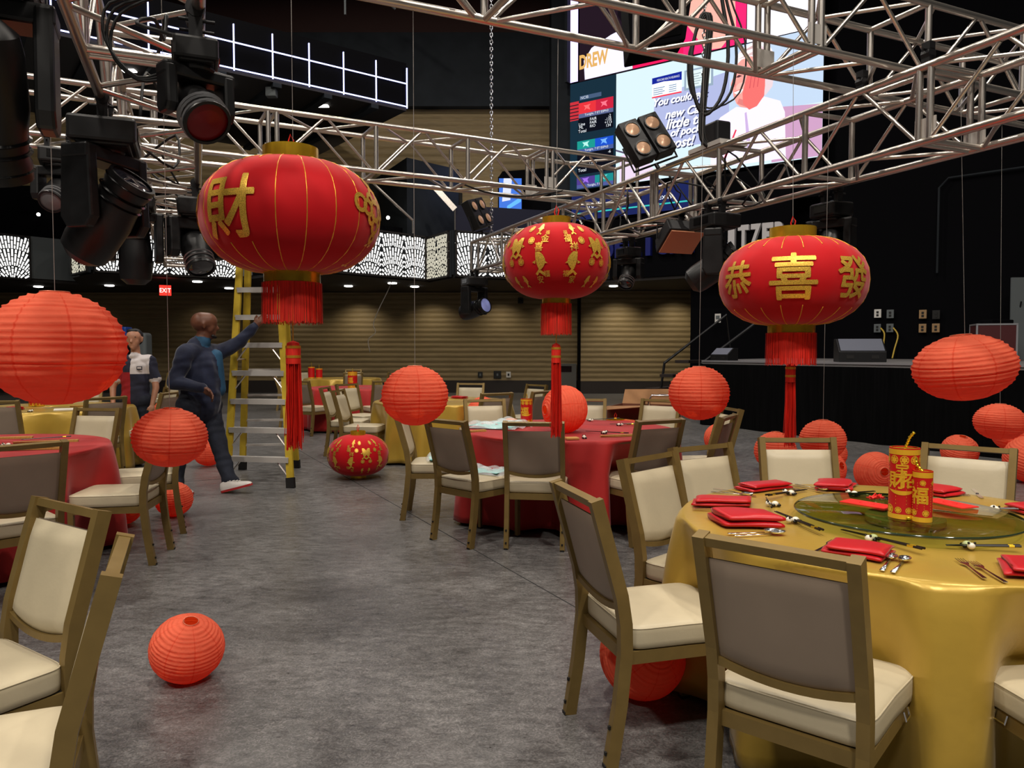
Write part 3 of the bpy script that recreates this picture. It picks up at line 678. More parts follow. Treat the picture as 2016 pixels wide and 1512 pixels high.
velvet_lantern('red velvet lantern printed with gold, standing on the floor beside a gold table', (-1.75, 8.62, .265), .345, .46, .085, .055, FD, 0, None, face(-1.75, 8.6) + 30, 8, GP, ribs=False)

# paper lanterns
M_paper = mat('orange_red_paper', srgb(250, 118, 84), .7, 0, spec=.2, trans=.5)
def paper_nodes():
    nt = M_paper.node_tree; L = nt.links; tc = nt.nodes['Texture Coordinate']; sp = nt.nodes.new('ShaderNodeSeparateXYZ'); L.new(tc.outputs['Object'], sp.inputs[0])
    at = nt.nodes.new('ShaderNodeMath'); at.operation = 'ARCTAN2'; L.new(sp.outputs[1], at.inputs[0]); L.new(sp.outputs[0], at.inputs[1])
    m = nt.nodes.new('ShaderNodeMath'); m.operation = 'MULTIPLY'; m.inputs[1].default_value = 8 / (2 * math.pi); L.new(at.outputs[0], m.inputs[0])
    f = nt.nodes.new('ShaderNodeMath'); f.operation = 'FRACT'; L.new(m.outputs[0], f.inputs[0])
    c = nt.nodes.new('ShaderNodeMath'); c.operation = 'LESS_THAN'; c.inputs[1].default_value = .045; L.new(f.outputs[0], c.inputs[0])
    n = nt.nodes.new('ShaderNodeTexNoise'); n.inputs['Scale'].default_value = 6; L.new(tc.outputs['Object'], n.inputs[0])
    mx = nt.nodes.new('ShaderNodeMix'); mx.data_type = 'RGBA'; mx.inputs[6].default_value = (*srgb(255, 130, 96), 1); mx.inputs[7].default_value = (*srgb(242, 102, 72), 1); L.new(c.outputs[0], mx.inputs[0])
    b = nt.nodes['Principled BSDF']; L.new(mx.outputs[2], b.inputs['Base Color']); tr = [q for q in nt.nodes if q.type == 'BSDF_TRANSLUCENT'][0]; tr.inputs[0].default_value = (*srgb(255, 84, 34), 1)
    bp = nt.nodes.new('ShaderNodeBump'); bp.inputs['Strength'].default_value = .35; bp.inputs['Distance'].default_value = .02; L.new(n.outputs['Fac'], bp.inputs['Height']); L.new(bp.outputs[0], b.inputs['Normal'])
paper_nodes()
M_wirering = mat('lantern_wire_ring', srgb(205, 120, 90), .4, .6)
PAPER = []
for v in range(3):
    rg = random.Random(20 + v); nr = 21; ths = []
    t0 = math.asin(.2)
    for k in range(nr + 1): ths.append(t0 + (math.pi - 2 * t0) * (k + (rg.uniform(-.28, .28) if 0 < k < nr else 0)) / nr)
    prof = []
    for k in range(nr):
        for j in range(4 if k < nr - 1 else 5):
            u = j / 4; th = ths[k] + (ths[k + 1] - ths[k]) * u; dip = 1 - .03 * math.sin(math.pi * u) ** .8 * (1 if k < nr * .62 else .35)
            prof.append((math.sin(th) * dip, math.cos(th) * dip * .99))
    prof = prof[::-1]
    wob = [(rg.uniform(0, 6.28), rg.uniform(.3, 1)) for _ in prof]
    b = MB(); n = 48; vs = []
    for i, (r, z) in enumerate(prof):
        k = i // 4; ph, am = wob[(k * 4) % len(wob)]
        for j in range(n):
            a = 2 * math.pi * j / n; dz = .012 * am * math.sin(2 * a + ph) + .006 * math.sin(5 * a + ph * 2); vs.append((r * math.cos(a), r * math.sin(a), z + dz * (1 if .05 < i / len(prof) < .95 else 0)))
    fs = [(i * n + j, i * n + (j + 1) % n, (i + 1) * n + (j + 1) % n, (i + 1) * n + j) for i in range(len(prof) - 1) for j in range(n)]
    b.add(vs, fs); sh = b.mesh('shade', M_paper, 'all')
    b = MB(); pts = [(.2 * math.cos(2 * math.pi * k / 20), .2 * math.sin(2 * math.pi * k / 20), .975) for k in range(20)]; b.path(pts, .012, 5, closed=True)
    rg_ = b.mesh('top_ring', M_wirering, 'all')
    b = MB(); b.path([(-.2, 0, .975), (-.14, 0, .8), (-.12, 0, -.8), (-.2, 0, -.975)], .01, 5); b.path([(.2, 0, .975), (.14, 0, .8), (.12, 0, -.8), (.2, 0, -.975)], .01, 5); b.tube((-.14, 0, .78), (.14, 0, .78), .01, 5)
    PAPER.append((sh, rg_, b.mesh('wire_stretcher', M_wirering, 'all')))
NP = 0
def paper(label, x, y, zc, r, squash=.92, rot=(0, 0, 0), group='orange red paper lanterns', wire=None):
    global NP
    t = thing('paper_lantern', label, 'lantern', (x, y, zc), 0, group); t.rotation_euler = tuple(R(a) for a in rot); t.scale = (r, r, r * squash)
    sh, rg_, st = PAPER[NP % 3]; NP += 1
    mobj('shade', sh, t, rot=(0, 0, NP * .37)); mobj('top_ring', rg_, t); mobj('wire_stretcher', st, t)
    if wire: hangwire(wire, x, y, zc + r * squash * .95, 3.33)
    return t
paper('largest orange red paper lantern hanging at the left edge', -2.108, 3.528, 1.46, .302, .88, (0, 0, 20), wire='thin wire above the largest orange paper lantern at left')
paper('orange red paper lantern hanging between the chairs and the bald man', -1.682, 3.733, 1.024, .177, .83, (4, 0, 70), wire='thin wire down to the paper lantern beside the bald man')
paper('round orange red paper lantern hanging above the left side of the red table', -.542, 4.25, 1.199, .189, .90, (0, 0, 130), wire='thin wire down to the round paper lantern left of the fish lantern')
paper('orange red paper lantern hanging left of the lantern with three gold characters', 1.249, 5.084, 1.166, .203, .90, (0, 0, 40), wire='thin wire down to the paper lantern between the two tables')
paper('small orange red paper lantern hanging behind the gold table beside a long tassel', 2.268, 5.537, .80, .165, .90, (0, 0, 40), wire='thin wire down to the small paper lantern behind the long tassel')
paper('large orange red paper lantern tilted before the stage at right', 3.17, 5.344, 1.332, .335, .70, (0, -8, 10), wire='thin wire down to the large tilted paper lantern at right')
paper('small orange red paper lantern hanging low at the right edge', 4.04, 6.293, .86, .197, .78, (0, 2, 10), wire='thin wire down to the small paper lantern at the right edge')
paper('orange red paper lantern lying alone on the floor in the foreground', -1.43, 3.30, .142, .157, .92, (14, 14, 0))
paper('orange red paper lantern on the floor beside the white shoe of the striding man', -2.96, 6.62, .15, .16, .95, (6, 0, 0))
paper('orange red paper lantern under the leftmost chair turned sideways', -3.24, 6.30, .145, .15, .95, (10, 20, 0))
paper('orange red paper lantern on the floor behind the legs of the bald man', -3.80, 9.5, .185, .19, .95, (0, 0, 0))
paper('orange red paper lantern tipped on the floor under the chair left of the gold table', .545, 3.13, .18, .18, .95, (62, 0, 20))
paper('orange red paper lantern on the far floor behind the bald man', -6.3, 14.0, .3, .3, .95, (10, 0, 0))
paper('orange red paper lantern on the floor right of the chairs before the stage', 2.90, 10.6, .215, .22, .95, (50, 0, 40))
paper('orange red paper lantern on the floor behind the chair, left of the small hanging one', 3.16, 9.1, .245, .25, .95, (0, 0, 30))
paper('orange red paper lantern on the floor below the small hanging one', 3.86, 9.2, .2, .2, .95, (0, 0, 30))
paper('orange red paper lantern on the floor just right of the middle back chair', 3.36, 8.05, .19, .19, .95, (70, 0, 30))
paper('orange red paper lantern on the floor left of the firecracker ornament', 3.72, 7.75, .205, .21, .95, (80, 0, 0))
paper('upper orange red paper lantern heaped on the floor at the right edge', 5.7, 8.62, .52, .235, .95, (0, 10, 0))
paper('lower orange red paper lantern heaped on the floor at the right edge', 5.68, 8.30, .26, .27, .95, (20, 0, 0))
paper('orange red paper lantern on the floor behind the right chair of the gold table', 5.52, 9.35, .21, .215, .95, (20, 0, 0))
paper('orange red paper lantern lying on its side on the red table', .44, 6.35, .96, .2, .95, (0, 90, 205))
paper('orange red paper lantern sitting on a chair behind the teal packets', -.36, 9.40, .692, .2, .95, (0, 0, 0))
# ------------------------------------------------------------------ banquet chairs
M_bronze = mat('bronze_frame', srgb(130, 108, 62), .42, .4, noise=.08, nscale=14)
M_vinyl = mat('cream_vinyl', srgb(188, 176, 148), .42, 0, noise=.05, nscale=7, bump=.05, bscale=60)
M_taupe = mat('taupe_back_vinyl', srgb(146, 129, 112), .5, 0, noise=.05, nscale=6)
M_glide = mat('black_glide', srgb(18, 17, 16), .6)
def sweep(pts, w, h):
    """rectangular tube along points lying in a plane x = const (w across x, h in the plane)."""
    b = MB(); rings = []
    for i, p in enumerate(pts):
        a = Vector(pts[max(i - 1, 0)]); c = Vector(pts[min(i + 1, len(pts) - 1)]); t = (c - a).normalized(); n = Vector((0, -t.z, t.y)); p = Vector(p)
        rings += [p + Vector((-w / 2, 0, 0)) - n * h / 2, p + Vector((w / 2, 0, 0)) - n * h / 2, p + Vector((w / 2, 0, 0)) + n * h / 2, p + Vector((-w / 2, 0, 0)) + n * h / 2]
    fs = [(3, 2, 1, 0), tuple(len(rings) - 4 + k for k in range(4))]
    for i in range(len(pts) - 1):
        for k in range(4): fs.append((i * 4 + k, i * 4 + (k + 1) % 4, i * 4 + 4 + (k + 1) % 4, i * 4 + 4 + k))
    b.add(rings, fs); return b
def backy(z): return -.232 - max(0, z - .52) * .27
def build_chair():
    t = thing('banquet_chair', 'x', 'chair')
    # cushion
    def outline(hx, hy, n=44, e=10):
        out = []
        for i in range(n):
            a = 2 * math.pi * i / n; c, s = math.cos(a), math.sin(a); out.append((hx * math.copysign(abs(c) ** (2 / e), c), hy * math.copysign(abs(s) ** (2 / e), s)))
        return out
    lv = [(.405, .008), (.410, .001), (.43, 0), (.462, 0), (.476, .001), (.483, .005), (.488, .018), (.492, .06), (.494, .13)]
    b = MB(); vs = []; n = 44
    for z, ins in lv:
        for x, y in outline(.218 - ins, .232 - ins): vs.append((x * (1.04 if y > 0 else 1.0), y + .012, z))
    fs = [(i * n + j, i * n + (j + 1) % n, (i + 1) * n + (j + 1) % n, (i + 1) * n + j) for i in range(len(lv) - 1) for j in range(n)] + [tuple((len(lv) - 1) * n + j for j in range(n)), tuple(reversed(range(n)))]
    b.add(vs, fs); seat = obj('seat', b, M_vinyl, t, 'all')
    b = MB(); b.path([(x * (1.04 if y > 0 else 1.0), y + .012, .479) for x, y in outline(.2165, .2305, 44)], .0028, 5, closed=True); obj('piping', b, M_vinyl, seat, 'all')
    b = MB(); b.box((0, .012, .402), (.41, .44, .008)); obj('seat_board', b, M_glide, seat)
    # frame
    for s in (-1, 1):
        x = s * .205
        obj('rear_leg', sweep([(x, -.285, 0), (x, -.25, .22), (x, -.232, .40), (x, -.234, .50), (x, backy(.6) + .004, .60), (x, backy(.94), .94)], .034, .046), M_bronze, t)
        obj('front_leg', sweep([(x, .225, 0), (x, .225, .405)], .028, .034), M_bronze, t)
        b = MB(); b.box((x, 0, .38), (.022, .43, .045)); obj('seat_rail', b, M_bronze, t)
        for c_, d_, nm in (((x, -.285, .006), (.03, .05, .012), 'glide'), ((x, .225, .006), (.032, .038, .012), 'glide'), ((x, -.302, .05), (.012, .010, .012), 'bumper'), ((x, -.289, .14), (.012, .010, .012), 'bumper')):
            b = MB(); b.box(c_, d_); obj(nm, b, M_glide, t)
        b = MB(); b.path([(x + s * .015, .10, .40), (x + s * .022, .10, .375), (x + s * .022, .145, .375), (x + s * .015, .145, .40)], .0035, 5); obj('ganging_clip', b, M_steel, t)
    for y in (-.222, .222):
        b = MB(); b.box((0, y, .38), (.39, .022, .045)); obj('seat_rail', b, M_bronze, t)
    b = MB(); b.bar((-.195, backy(.925), .925), (.195, backy(.925), .925), .03, .026, (0, -.26, 1)); obj('top_rail', b, M_bronze, t)
    zb = lambda u: .572 - .028 * (1 - u * u)
    b = MB(); pts = [(-.195 + .39 * i / 10, backy(zb(-1 + i / 5)), zb(-1 + i / 5) - .012) for i in range(11)]
    for p, q in zip(pts[:-1], pts[1:]): b.bar(p, q, .03, .022)
    obj('lower_rail', b, M_bronze, t)
    def padgrid(th, sgn):
        b = MB()
        def fn(u, v):
            uu = (u * 2 - 1) if sgn > 0 else (1 - u * 2); z = zb(uu) + (.872 - zb(uu)) * v
            k = (1 - abs(uu) ** 10) * (1 - abs(2 * v - 1) ** 12)
            return (uu * .188, backy(z) + sgn * (.004 + th * k), z)
        b.grid(fn, 12, 12); return b
    obj('back_pad', padgrid(.026, 1), M_vinyl, t, 'all'); obj('back_panel', padgrid(.010, -1), M_taupe, t, 'all')
    return t
CH0 = build_chair(); CH_USED = False
def chair(label, x, y, az, group):
    global CH_USED
    if not CH_USED:
        CH_USED = True; CH0.location = (x, y, 0); CH0.rotation_euler = (0, 0, -R(az)); CH0['label'] = label; CH0['group'] = group; return CH0
    return dup(CH0, (x, y, 0), az, label, group)

# ------------------------------------------------------------------ tables
M_goldsatin = mat('gold_satin', srgb(182, 149, 60), .30, .25, noise=.08, nscale=2.5, sheen=.1, bump=.35, bscale=7)
M_redcloth = mat('red_cloth', srgb(163, 24, 22), .66, 0, noise=.06, nscale=5, sheen=.2)
M_ply = mat('table_plywood', srgb(120, 84, 56), .6, noise=.1)
M_tleg = mat('table_leg_metal', srgb(62, 52, 48), .5, .5)
def cloth_mesh(r, folds, seed, dents=(), hem=.03, ztop=.765, rise=0):
    rg = random.Random(seed); n = 192; b = MB(); vs = []
    ph = [rg.uniform(0, 6.28) for _ in range(4)]; k1, k2 = folds, folds * 2 + 3
    rings = [(0.0005, 0, 0), (r * .5, 0, 0), (r * .9, 0, 0), (r - .006, 0, 0), (r, .002, 0), (r + .003, .010, .01), (r + .004, .03, .04)] + [(r + .01, .04 + (ztop - hem - .04) * q, q) for q in (.1, .2, .32, .45, .58, .7, .82, .92, 1.0)]
    for rr, drop, q in rings:
        for j in range(n):
            a = 2 * math.pi * j / n
            f = .5 + .5 * math.sin(k1 * a + ph[0] + .6 * math.sin(3 * a + ph[1])); f = f ** 1.5 if f > .02 else f
            g = .5 + .5 * math.sin(k2 * a + ph[2] + math.sin(2 * a + ph[3]))
            x = rr + (q ** .5) * (.006 + .105 * f + .03 * g)
            for (az, dd, wd) in dents:
                d = (a - (math.pi / 2 - R(az)) + math.pi) % (2 * math.pi) - math.pi
                w = math.exp(-(d / wd) ** 4); lim = dd + (r - dd) * max(0, 1 - drop / .26) ** .7
                if drop > .02 and x > lim: x = x + (lim - x) * w
            z = ztop - drop + (.004 * math.sin(7 * a + ph[1]) * math.sin(3 * a) * (rr / r) if q == 0 and rr < r * .95 else 0)
            z += rise * q * q * (.5 + .5 * math.sin(5 * a + ph[2]))
            vs.append((x * math.cos(a), x * math.sin(a), z))
    fs = [(i * n + j, i * n + (j + 1) % n, (i + 1) * n + (j + 1) % n, (i + 1) * n + j) for i in range(len(rings) - 1) for j in range(n)]
    fs = [tuple(reversed(f)) for f in fs]
    b.add(vs, fs); return b
def round_table(x, y, r, m, tlabel, clabel, seed, folds=11, dents=(), hem=.03, rise=.0, group='round banquet tables', cgroup='round tablecloths'):
    t = thing('round_table', tlabel, 'table', (x, y, 0), seed * 20, group)
    b = MB(); b.lathe([(.0005, .735), (r - .01, .735), (r - .005, .745), (r - .005, .755), (r - .01, .76), (.0005, .76)], 48); obj('table_top', b, M_ply, t)
    for sx in (-1, 1):
        for sy in (-1, 1):
            b = MB(); b.tube((sx * .42, sy * .34, 0), (sx * .42, sy * .34, .735), .016, 8); obj('leg', b, M_tleg, t)
        b = MB(); b.tube((sx * .42, -.34, .12), (sx * .42, .34, .12), .012, 8); obj('stretcher', b, M_tleg, t)
    c = obj('tablecloth', cloth_mesh(r, folds, seed, dents, hem, .765, rise), m, None, 'all', (x, y, 0))
    tag(c, clabel, 'tablecloth', cgroup); sd = c.modifiers.new('thickness', 'SOLIDIFY'); sd.thickness = .003; sd.offset = -1
    return c
T1 = (1.555, 3.04)
def seat_at(T, az, dist): return (T[0] + math.sin(R(az)) * dist, T[1] + math.cos(R(az)) * dist)
# gold table at right
GA = 'chairs around the near gold table'
CH1 = [(.905, 2.235, 40, 'nearest cream chair seen from behind at the near gold table'), (.56, 2.87, 74, 'cream chair seen from the side left of the near gold table'),
       (.905, 3.46, 135, 'cream chair angled at the left of the near gold table, behind the sideways one'), (1.20, 3.80, 148, 'cream chair at the near gold table, behind the two folded napkins at left'), (1.655, 4.10, 182, 'cream chair facing the viewer at the back of the near gold table'),
       (2.225, 3.80, 220, 'cream chair at the back right of the near gold table, right of the firecrackers'), (1.655, 2.075, -7, 'cream chair cut off at the lower right corner')]
for x, y, az, l in CH1: chair(l, x, y, az, GA)
def dents_of(T, chairs, r): 
    out = []
    for c in chairs:
        dx, dy = c[0] - T[0], c[1] - T[1]; d = math.hypot(dx, dy)
        if d - .26 < r + .1: out.append((math.degrees(math.atan2(dx, dy)), max(.5, d - .27), .23))
    return out
round_table(*T1, .85, M_goldsatin, 'round banquet table under the near gold cloth', 'shiny gold satin cloth on the near table at right', 3, 13, dents_of(T1, CH1, .85))
# red table in the middle
T2 = (.50, 6.65); GB = 'chairs around the middle red table'
CH2 = [(-.26, 5.86, 43, 'cream chair with a teal packet on its seat, front left of the middle red table'), (.20, 5.76, 8, 'cream chair seen squarely from behind in front of the middle red table'), (.93, 5.90, -29, 'cream chair with its back to the viewer right of the long tassel, middle red table'),
       (-.65, 6.66, 90, 'cream chair seen edge on at the left of the middle red table'), (-.20, 7.62, 165, 'cream chair facing the viewer behind the teal packets'), (.72, 7.72, 190, 'cream chair partly hidden behind the paper lantern on the red table'),
       (1.36, 7.65, 215, 'cream chair facing the viewer before the cardboard box'), (1.62, 6.75, 262, 'cream chair at the right end of the middle red table, farther one'), (1.40, 6.12, 300, 'cream chair at the right end of the middle red table, nearer one')]
for x, y, az, l in CH2: chair(l, x, y, az, GB)
round_table(*T2, .92, M_redcloth, 'round banquet table under the middle red cloth', 'red cloth on the middle table below the fish lantern', 5, 12, dents_of(T2, CH2, .92), .03)
# gold table behind left
T3 = (-.95, 10.4); GCH = 'chairs around the far gold table'
CH3 = [(-1.92, 9.85, 96, 'cream chair seen edge on just behind the floor velvet lantern'), (-2.27, 10.6, 92, 'second edge on cream chair behind the floor velvet lantern'), (-2.25, 11.45, 125, 'cream chair with its pale back turned to the viewer left of the far gold table'),
       (-.70, 11.55, 190, 'cream chair facing the viewer right of the round hanging paper lantern'), (.12, 11.2, 228, 'cream chair angled just left of the long tassel, far gold table'), (.10, 9.75, -55, 'cream chair seen from behind beside the small firecracker'), (-.36, 9.42, -32, 'cream chair with a paper lantern on its seat')]
for x, y, az, l in CH3: chair(l, x, y, az, GCH)
round_table(*T3, .92, M_goldsatin, 'round banquet table under the far gold cloth', 'gold satin cloth on the table behind the round hanging paper lantern', 8, 11, dents_of(T3, CH3, .92))
# red table far
T4 = (-2.9, 14.2); GD = 'chairs around the far red table'
CH4 = [(-3.45, 13.15, 25, 'taupe backed chair left of the pair before the far red table'), (-2.30, 13.15, -28, 'taupe backed chair right of the pair before the far red table'), (-4.0, 14.2, 88, 'cream chair at the left end of the far red table'), (-2.35, 15.25, 200, 'cream chair facing the viewer behind the tall far firecracker')]
for x, y, az, l in CH4: chair(l, x, y, az, GD)
round_table(*T4, .92, M_redcloth, 'round banquet table under the far red cloth', 'red cloth on the far table behind the ladder tassel', 11, 12)
# farthest gold table
T5 = (-4.2, 18.9); GE = 'chairs around the farthest gold table'
CH5 = [(-5.45, 18.6, 75, 'cream chair between the ladder rails, nearer one'), (-5.15, 19.8, 110, 'cream chair between the ladder rails, farther one'), (-4.25, 20.1, 180, 'cream chair facing the viewer at the back of the farthest gold table'), (-3.15, 19.6, 225, 'rightmost cream chair at the back of the farthest gold table'), (-4.9, 17.9, 32, 'cream chair behind the hanging tassel at the farthest gold table'), (-3.75, 17.75, -20, 'chair seen from behind at the farthest gold table'), (-3.1, 18.3, -60, 'dark backed chair right of the tall far firecracker')]
for x, y, az, l in CH5: chair(l, x, y, az, GE)
round_table(*T5, .92, M_goldsatin, 'round banquet table under the farthest gold cloth', 'gold satin cloth on the farthest table by the back wall', 13, 11)
# left gold table
T6 = (-5.6, 9.2); GF = 'chairs around the left gold table'
CH6 = [(-4.72, 8.55, -52, 'left taupe backed chair of the pair before the polo shirt man'), (-4.52, 9.35, -85, 'right taupe backed chair of the pair before the polo shirt man'), (-5.32, 8.05, -12, 'chair cut off by the left edge in front of the left gold table'), (-5.9, 10.35, 165, 'cream chair facing the viewer behind the left gold table'), (-4.85, 10.15, 218, 'cream chair behind the largest paper lantern at the left gold table')]
for x, y, az, l in CH6: chair(l, x, y, az, GF)
round_table(*T6, .92, M_goldsatin, 'round banquet table under the left gold cloth', 'gold satin cloth on the table below the largest paper lantern', 17, 11)
# left red table
T7 = (-3.85, 5.35); GG = 'chairs around the left red table'
CH7 = [(-2.93, 4.38, -48, 'large taupe backed chair before the left red table'), (-2.74, 5.26, -98, 'cream chair seen from the side right of the left red table'), (-2.95, 6.05, 245, 'cream chair behind the sideways one at the left red table'), (-3.72, 6.40, 188, 'cream chair facing the viewer behind the left red table')]
for x, y, az, l in CH7: chair(l, x, y, az, GG)
round_table(*T7, .90, M_redcloth, 'round banquet table under the left red cloth', 'red cloth on the left table with scattered chopsticks', 19, 12, dents_of(T7, CH7, .9))
# two chairs of a table outside the frame at lower left
chair('cream chair facing the viewer in the left foreground', -1.67, 2.24, 214, 'chairs in the left foreground')
chair('cream chair seen edge on at the lower left corner', -1.31, 1.77, 247, 'chairs in the left foreground')
# scattered chairs far behind the men
for x, y, az, l in ((-7.0, 15.4, 205, 'cream chair just right of the polo shirt man, nearer one'), (-7.7, 17.0, 190, 'cream chair right of the polo shirt man, farther one'), (-6.9, 16.9, 190, 'cream chair peeking out left of the bald man')): chair(l, x, y, az, 'scattered far chairs')

# ------------------------------------------------------------------ things on the near gold table
M_napkin = mat('red_satin_napkin', srgb(186, 10, 24), .36, 0, sheen=.15, noise=.05, nscale=9)
def tinted_glass(name, tint):
    m = bpy.data.materials.new(name); m.use_nodes = True; nt = m.node_tree; nt.nodes.remove(nt.nodes['Principled BSDF'])
    tr = nt.nodes.new('ShaderNodeBsdfTransparent'); tr.inputs[0].default_value = (*tint, 1); gl = nt.nodes.new('ShaderNodeBsdfGlossy'); gl.inputs['Roughness'].default_value = .03
    lw = nt.nodes.new('ShaderNodeLayerWeight'); lw.inputs[0].default_value = .5; pw = nt.nodes.new('ShaderNodeMath'); pw.operation = 'POWER'; pw.inputs[1].default_value = 4.0; fr = nt.nodes.new('ShaderNodeMath'); fr.operation = 'MULTIPLY_ADD'; fr.inputs[1].default_value = .7; fr.inputs[2].default_value = .04; mx = nt.nodes.new('ShaderNodeMixShader')
    nt.links.new(lw.outputs['Facing'], pw.inputs[0]); nt.links.new(pw.outputs[0], fr.inputs[0]); nt.links.new(fr.outputs[0], mx.inputs[0]); nt.links.new(tr.outputs[0], mx.inputs[1]); nt.links.new(gl.outputs[0], mx.inputs[2]); nt.links.new(mx.outputs[0], nt.nodes['Material Output'].inputs[0]); return m
M_glass = tinted_glass('green_tinted_glass', (.78, .86, .66))
M_glassedge = mat('dark_glass_edge', srgb(42, 56, 40), .1, 0, coat=1)
M_env = mat('red_envelope', srgb(236, 42, 34), .5)
M_stick = mat('black_lacquer', srgb(26, 20, 18), .3)
M_pw = mat('panda_white', srgb(225, 220, 205), .3); M_pb = mat('panda_black', srgb(20, 18, 18), .25)
M_redcard = mat('red_card', srgb(190, 12, 18), .45); M_goldink = mat('gold_ink', srgb(232, 178, 44), .4, .25)
ZT = .768
def slab(b, hx, hy, z0, h, seed, skew=0):
    rg = random.Random(seed); ph = rg.uniform(0, 6); n = 18
    vs = []; nu = 14
    for i in range(nu + 1):
        u = -1 + 2 * i / nu; e = 1 - .25 * max(0, abs(u) - .9) / .1
        for k in range(n):
            a = 2 * math.pi * k / n; c, s = math.cos(a), math.sin(a)
            y = hy * math.copysign(abs(c) ** .45, c); z = h / 2 * math.copysign(abs(s) ** .8, s) * e
            z *= 1 + .22 * math.sin(2.2 * u + ph + y * 14) * (s > 0); vs.append((u * hx + skew * y + .004 * math.sin(6 * y / hy + ph), y + .005 * math.sin(3 * u + ph), z0 + h / 2 + z))
    fs = [(i * n + k, i * n + (k + 1) % n, (i + 1) * n + (k + 1) % n, (i + 1) * n + k) for i in range(nu) for k in range(n)] + [tuple(reversed(range(n))), tuple(nu * n + k for k in range(n))]
    b.add(vs, fs)
def napkin(label, x, y, az, hx=.115, hy=.075, seed=0, h=.034):
    t = thing('napkin', label, 'napkin', (x, y, ZT), az, 'folded red napkins'); sk = (seed % 3 - 1) * .25
    for k in range(2):
        b = MB(); slab(b, hx * (1 - .05 * k), hy * (1 - .08 * k), h * .5 * k, h * .52, seed + 10 * k, sk)
        obj('folded_layer', b, M_napkin, t, 'all', (.008 * k, -.006 * k, 0), (0, 0, .05 * k))
    return t
napkin('red napkin at the far left of the near gold table, behind the leftmost one', 1.235, 3.73, -25, .13, .065, 1)
napkin('leftmost red napkin on the near gold table', .93, 3.355, 5, .125, .065, 2)
napkin('red napkin with a spoon in front, left front of the near gold table', .915, 2.985, 8, .11, .095, 3, .05)
napkin('red napkin behind the nearest chair back on the near gold table', 1.165, 2.54, 42, .095, .08, 4)
napkin('red napkin at the right edge beside two forks, near gold table', 1.62, 2.33, 12, .095, .095, 5)
napkin('red napkin before the middle back chair of the near gold table', 1.61, 3.77, 120, .10, .085, 6)
napkin('red napkin just right of the firecrackers', 2.03, 3.62, 150, .085, .1, 7)
napkin('red napkin cut off at the right edge behind the turntable', 2.24, 3.18, 160, .12, .10, 8)
def flat_poly(poly, th): b = MB(); b.prism(poly, 0, th); return b
def fork_mesh():
    b = MB(); b.prism([(-.006, -.10), (.006, -.10), (.003, 0), (.004, .03), (.012, .05), (.012, .06), (-.012, .06), (-.012, .05), (-.004, .03), (-.003, 0)], .002, .0045)
    for k in range(4): x = -.0105 + k * .007; b.prism([(x - .0016, .055), (x + .0016, .055), (x + .001, .10), (x - .001, .10)], .003, .005)
    return b.mesh('fork', M_steel)
def knife_mesh():
    b = MB(); b.prism([(-.007, -.11), (.007, -.11), (.006, 0), (-.006, 0)], .001, .007); b.prism([(-.009, 0), (.007, 0), (.008, .09), (.002, .11), (-.009, .10)], .002, .004); return b.mesh('knife', M_steel)
def spoon_mesh():
    b = MB(); b.prism([(-.007, -.10), (.007, -.10), (.003, 0), (.004, .03), (-.004, .03), (-.003, 0)], .002, .005)
    b.lathe([(.0005, -.004), (.008, -.0035), (.015, 0), (.019, .006)], 16, Matrix.Translation((0, .055, .006)) @ Matrix.Diagonal((1, 1.45, 1, 1))); return b.mesh('spoon', M_steel, 'all')
FK, KN, SPN = fork_mesh(), knife_mesh(), spoon_mesh()
def cut(me, name, label, p, q):
    x, y = (p[0] + q[0]) / 2, (p[1] + q[1]) / 2; az = math.atan2(q[0] - p[0], q[1] - p[1])
    o = mobj(name, me, None, (x, y, ZT), (0, 0, -az)); tag(o, label, name, 'cutlery on the near gold table'); sd = o.modifiers.new('t', 'SOLIDIFY') if name == 'spoon' else None
    if sd: sd.thickness = .0015
    o.scale = (1.1, 1.1, 1.1); return o
cut(FK, 'fork', 'fork before the leftmost red napkin', (.80, 3.255), (.98, 3.225)); cut(FK, 'fork', 'second fork before the leftmost red napkin', (.79, 3.235), (.97, 3.20))
cut(SPN, 'spoon', 'silver spoon before the red napkin at the left front', (.82, 2.80), (1.0, 2.825)); cut(SPN, 'spoon', 'smaller silver spoon beneath the one at the left front', (.84, 2.77), (1.01, 2.80))
cut(FK, 'fork', 'outer fork left of the red napkin behind the nearest chair', (1.015, 2.535), (1.15, 2.69)); cut(FK, 'fork', 'inner fork left of the red napkin behind the nearest chair', (1.03, 2.52), (1.165, 2.675))
cut(SPN, 'spoon', 'silver spoon right of the nearest chair back', (1.17, 2.31), (1.295, 2.47)); cut(SPN, 'spoon', 'darker spoon left of the spoon by the nearest chair back', (1.15, 2.335), (1.26, 2.495))
cut(FK, 'fork', 'left fork at the front right of the near gold table', (1.41, 2.25), (1.455, 2.45)); cut(FK, 'fork', 'right fork at the front right of the near gold table', (1.446, 2.20), (1.48, 2.43))
cut(KN, 'knife', 'knife behind the leftmost red napkin', (1.0, 3.70), (1.13, 3.53)); cut(SPN, 'spoon', 'spoon left of the far left red napkin', (.99, 3.62), (1.12, 3.55))
cut(FK, 'fork', 'fork before the middle back chair', (1.42, 3.79), (1.50, 3.62)); cut(SPN, 'spoon', 'spoon left of the napkin before the middle back chair', (1.45, 3.83), (1.53, 3.66))
cut(FK, 'fork', 'fork right of the napkin behind the firecrackers', (2.20, 3.72), (2.13, 3.54)); cut(KN, 'knife', 'knife right of the napkin behind the firecrackers', (2.24, 3.67), (2.17, 3.50))
cut(FK, 'fork', 'fork right of the far left red napkin', (1.36, 3.86), (1.40, 3.66))
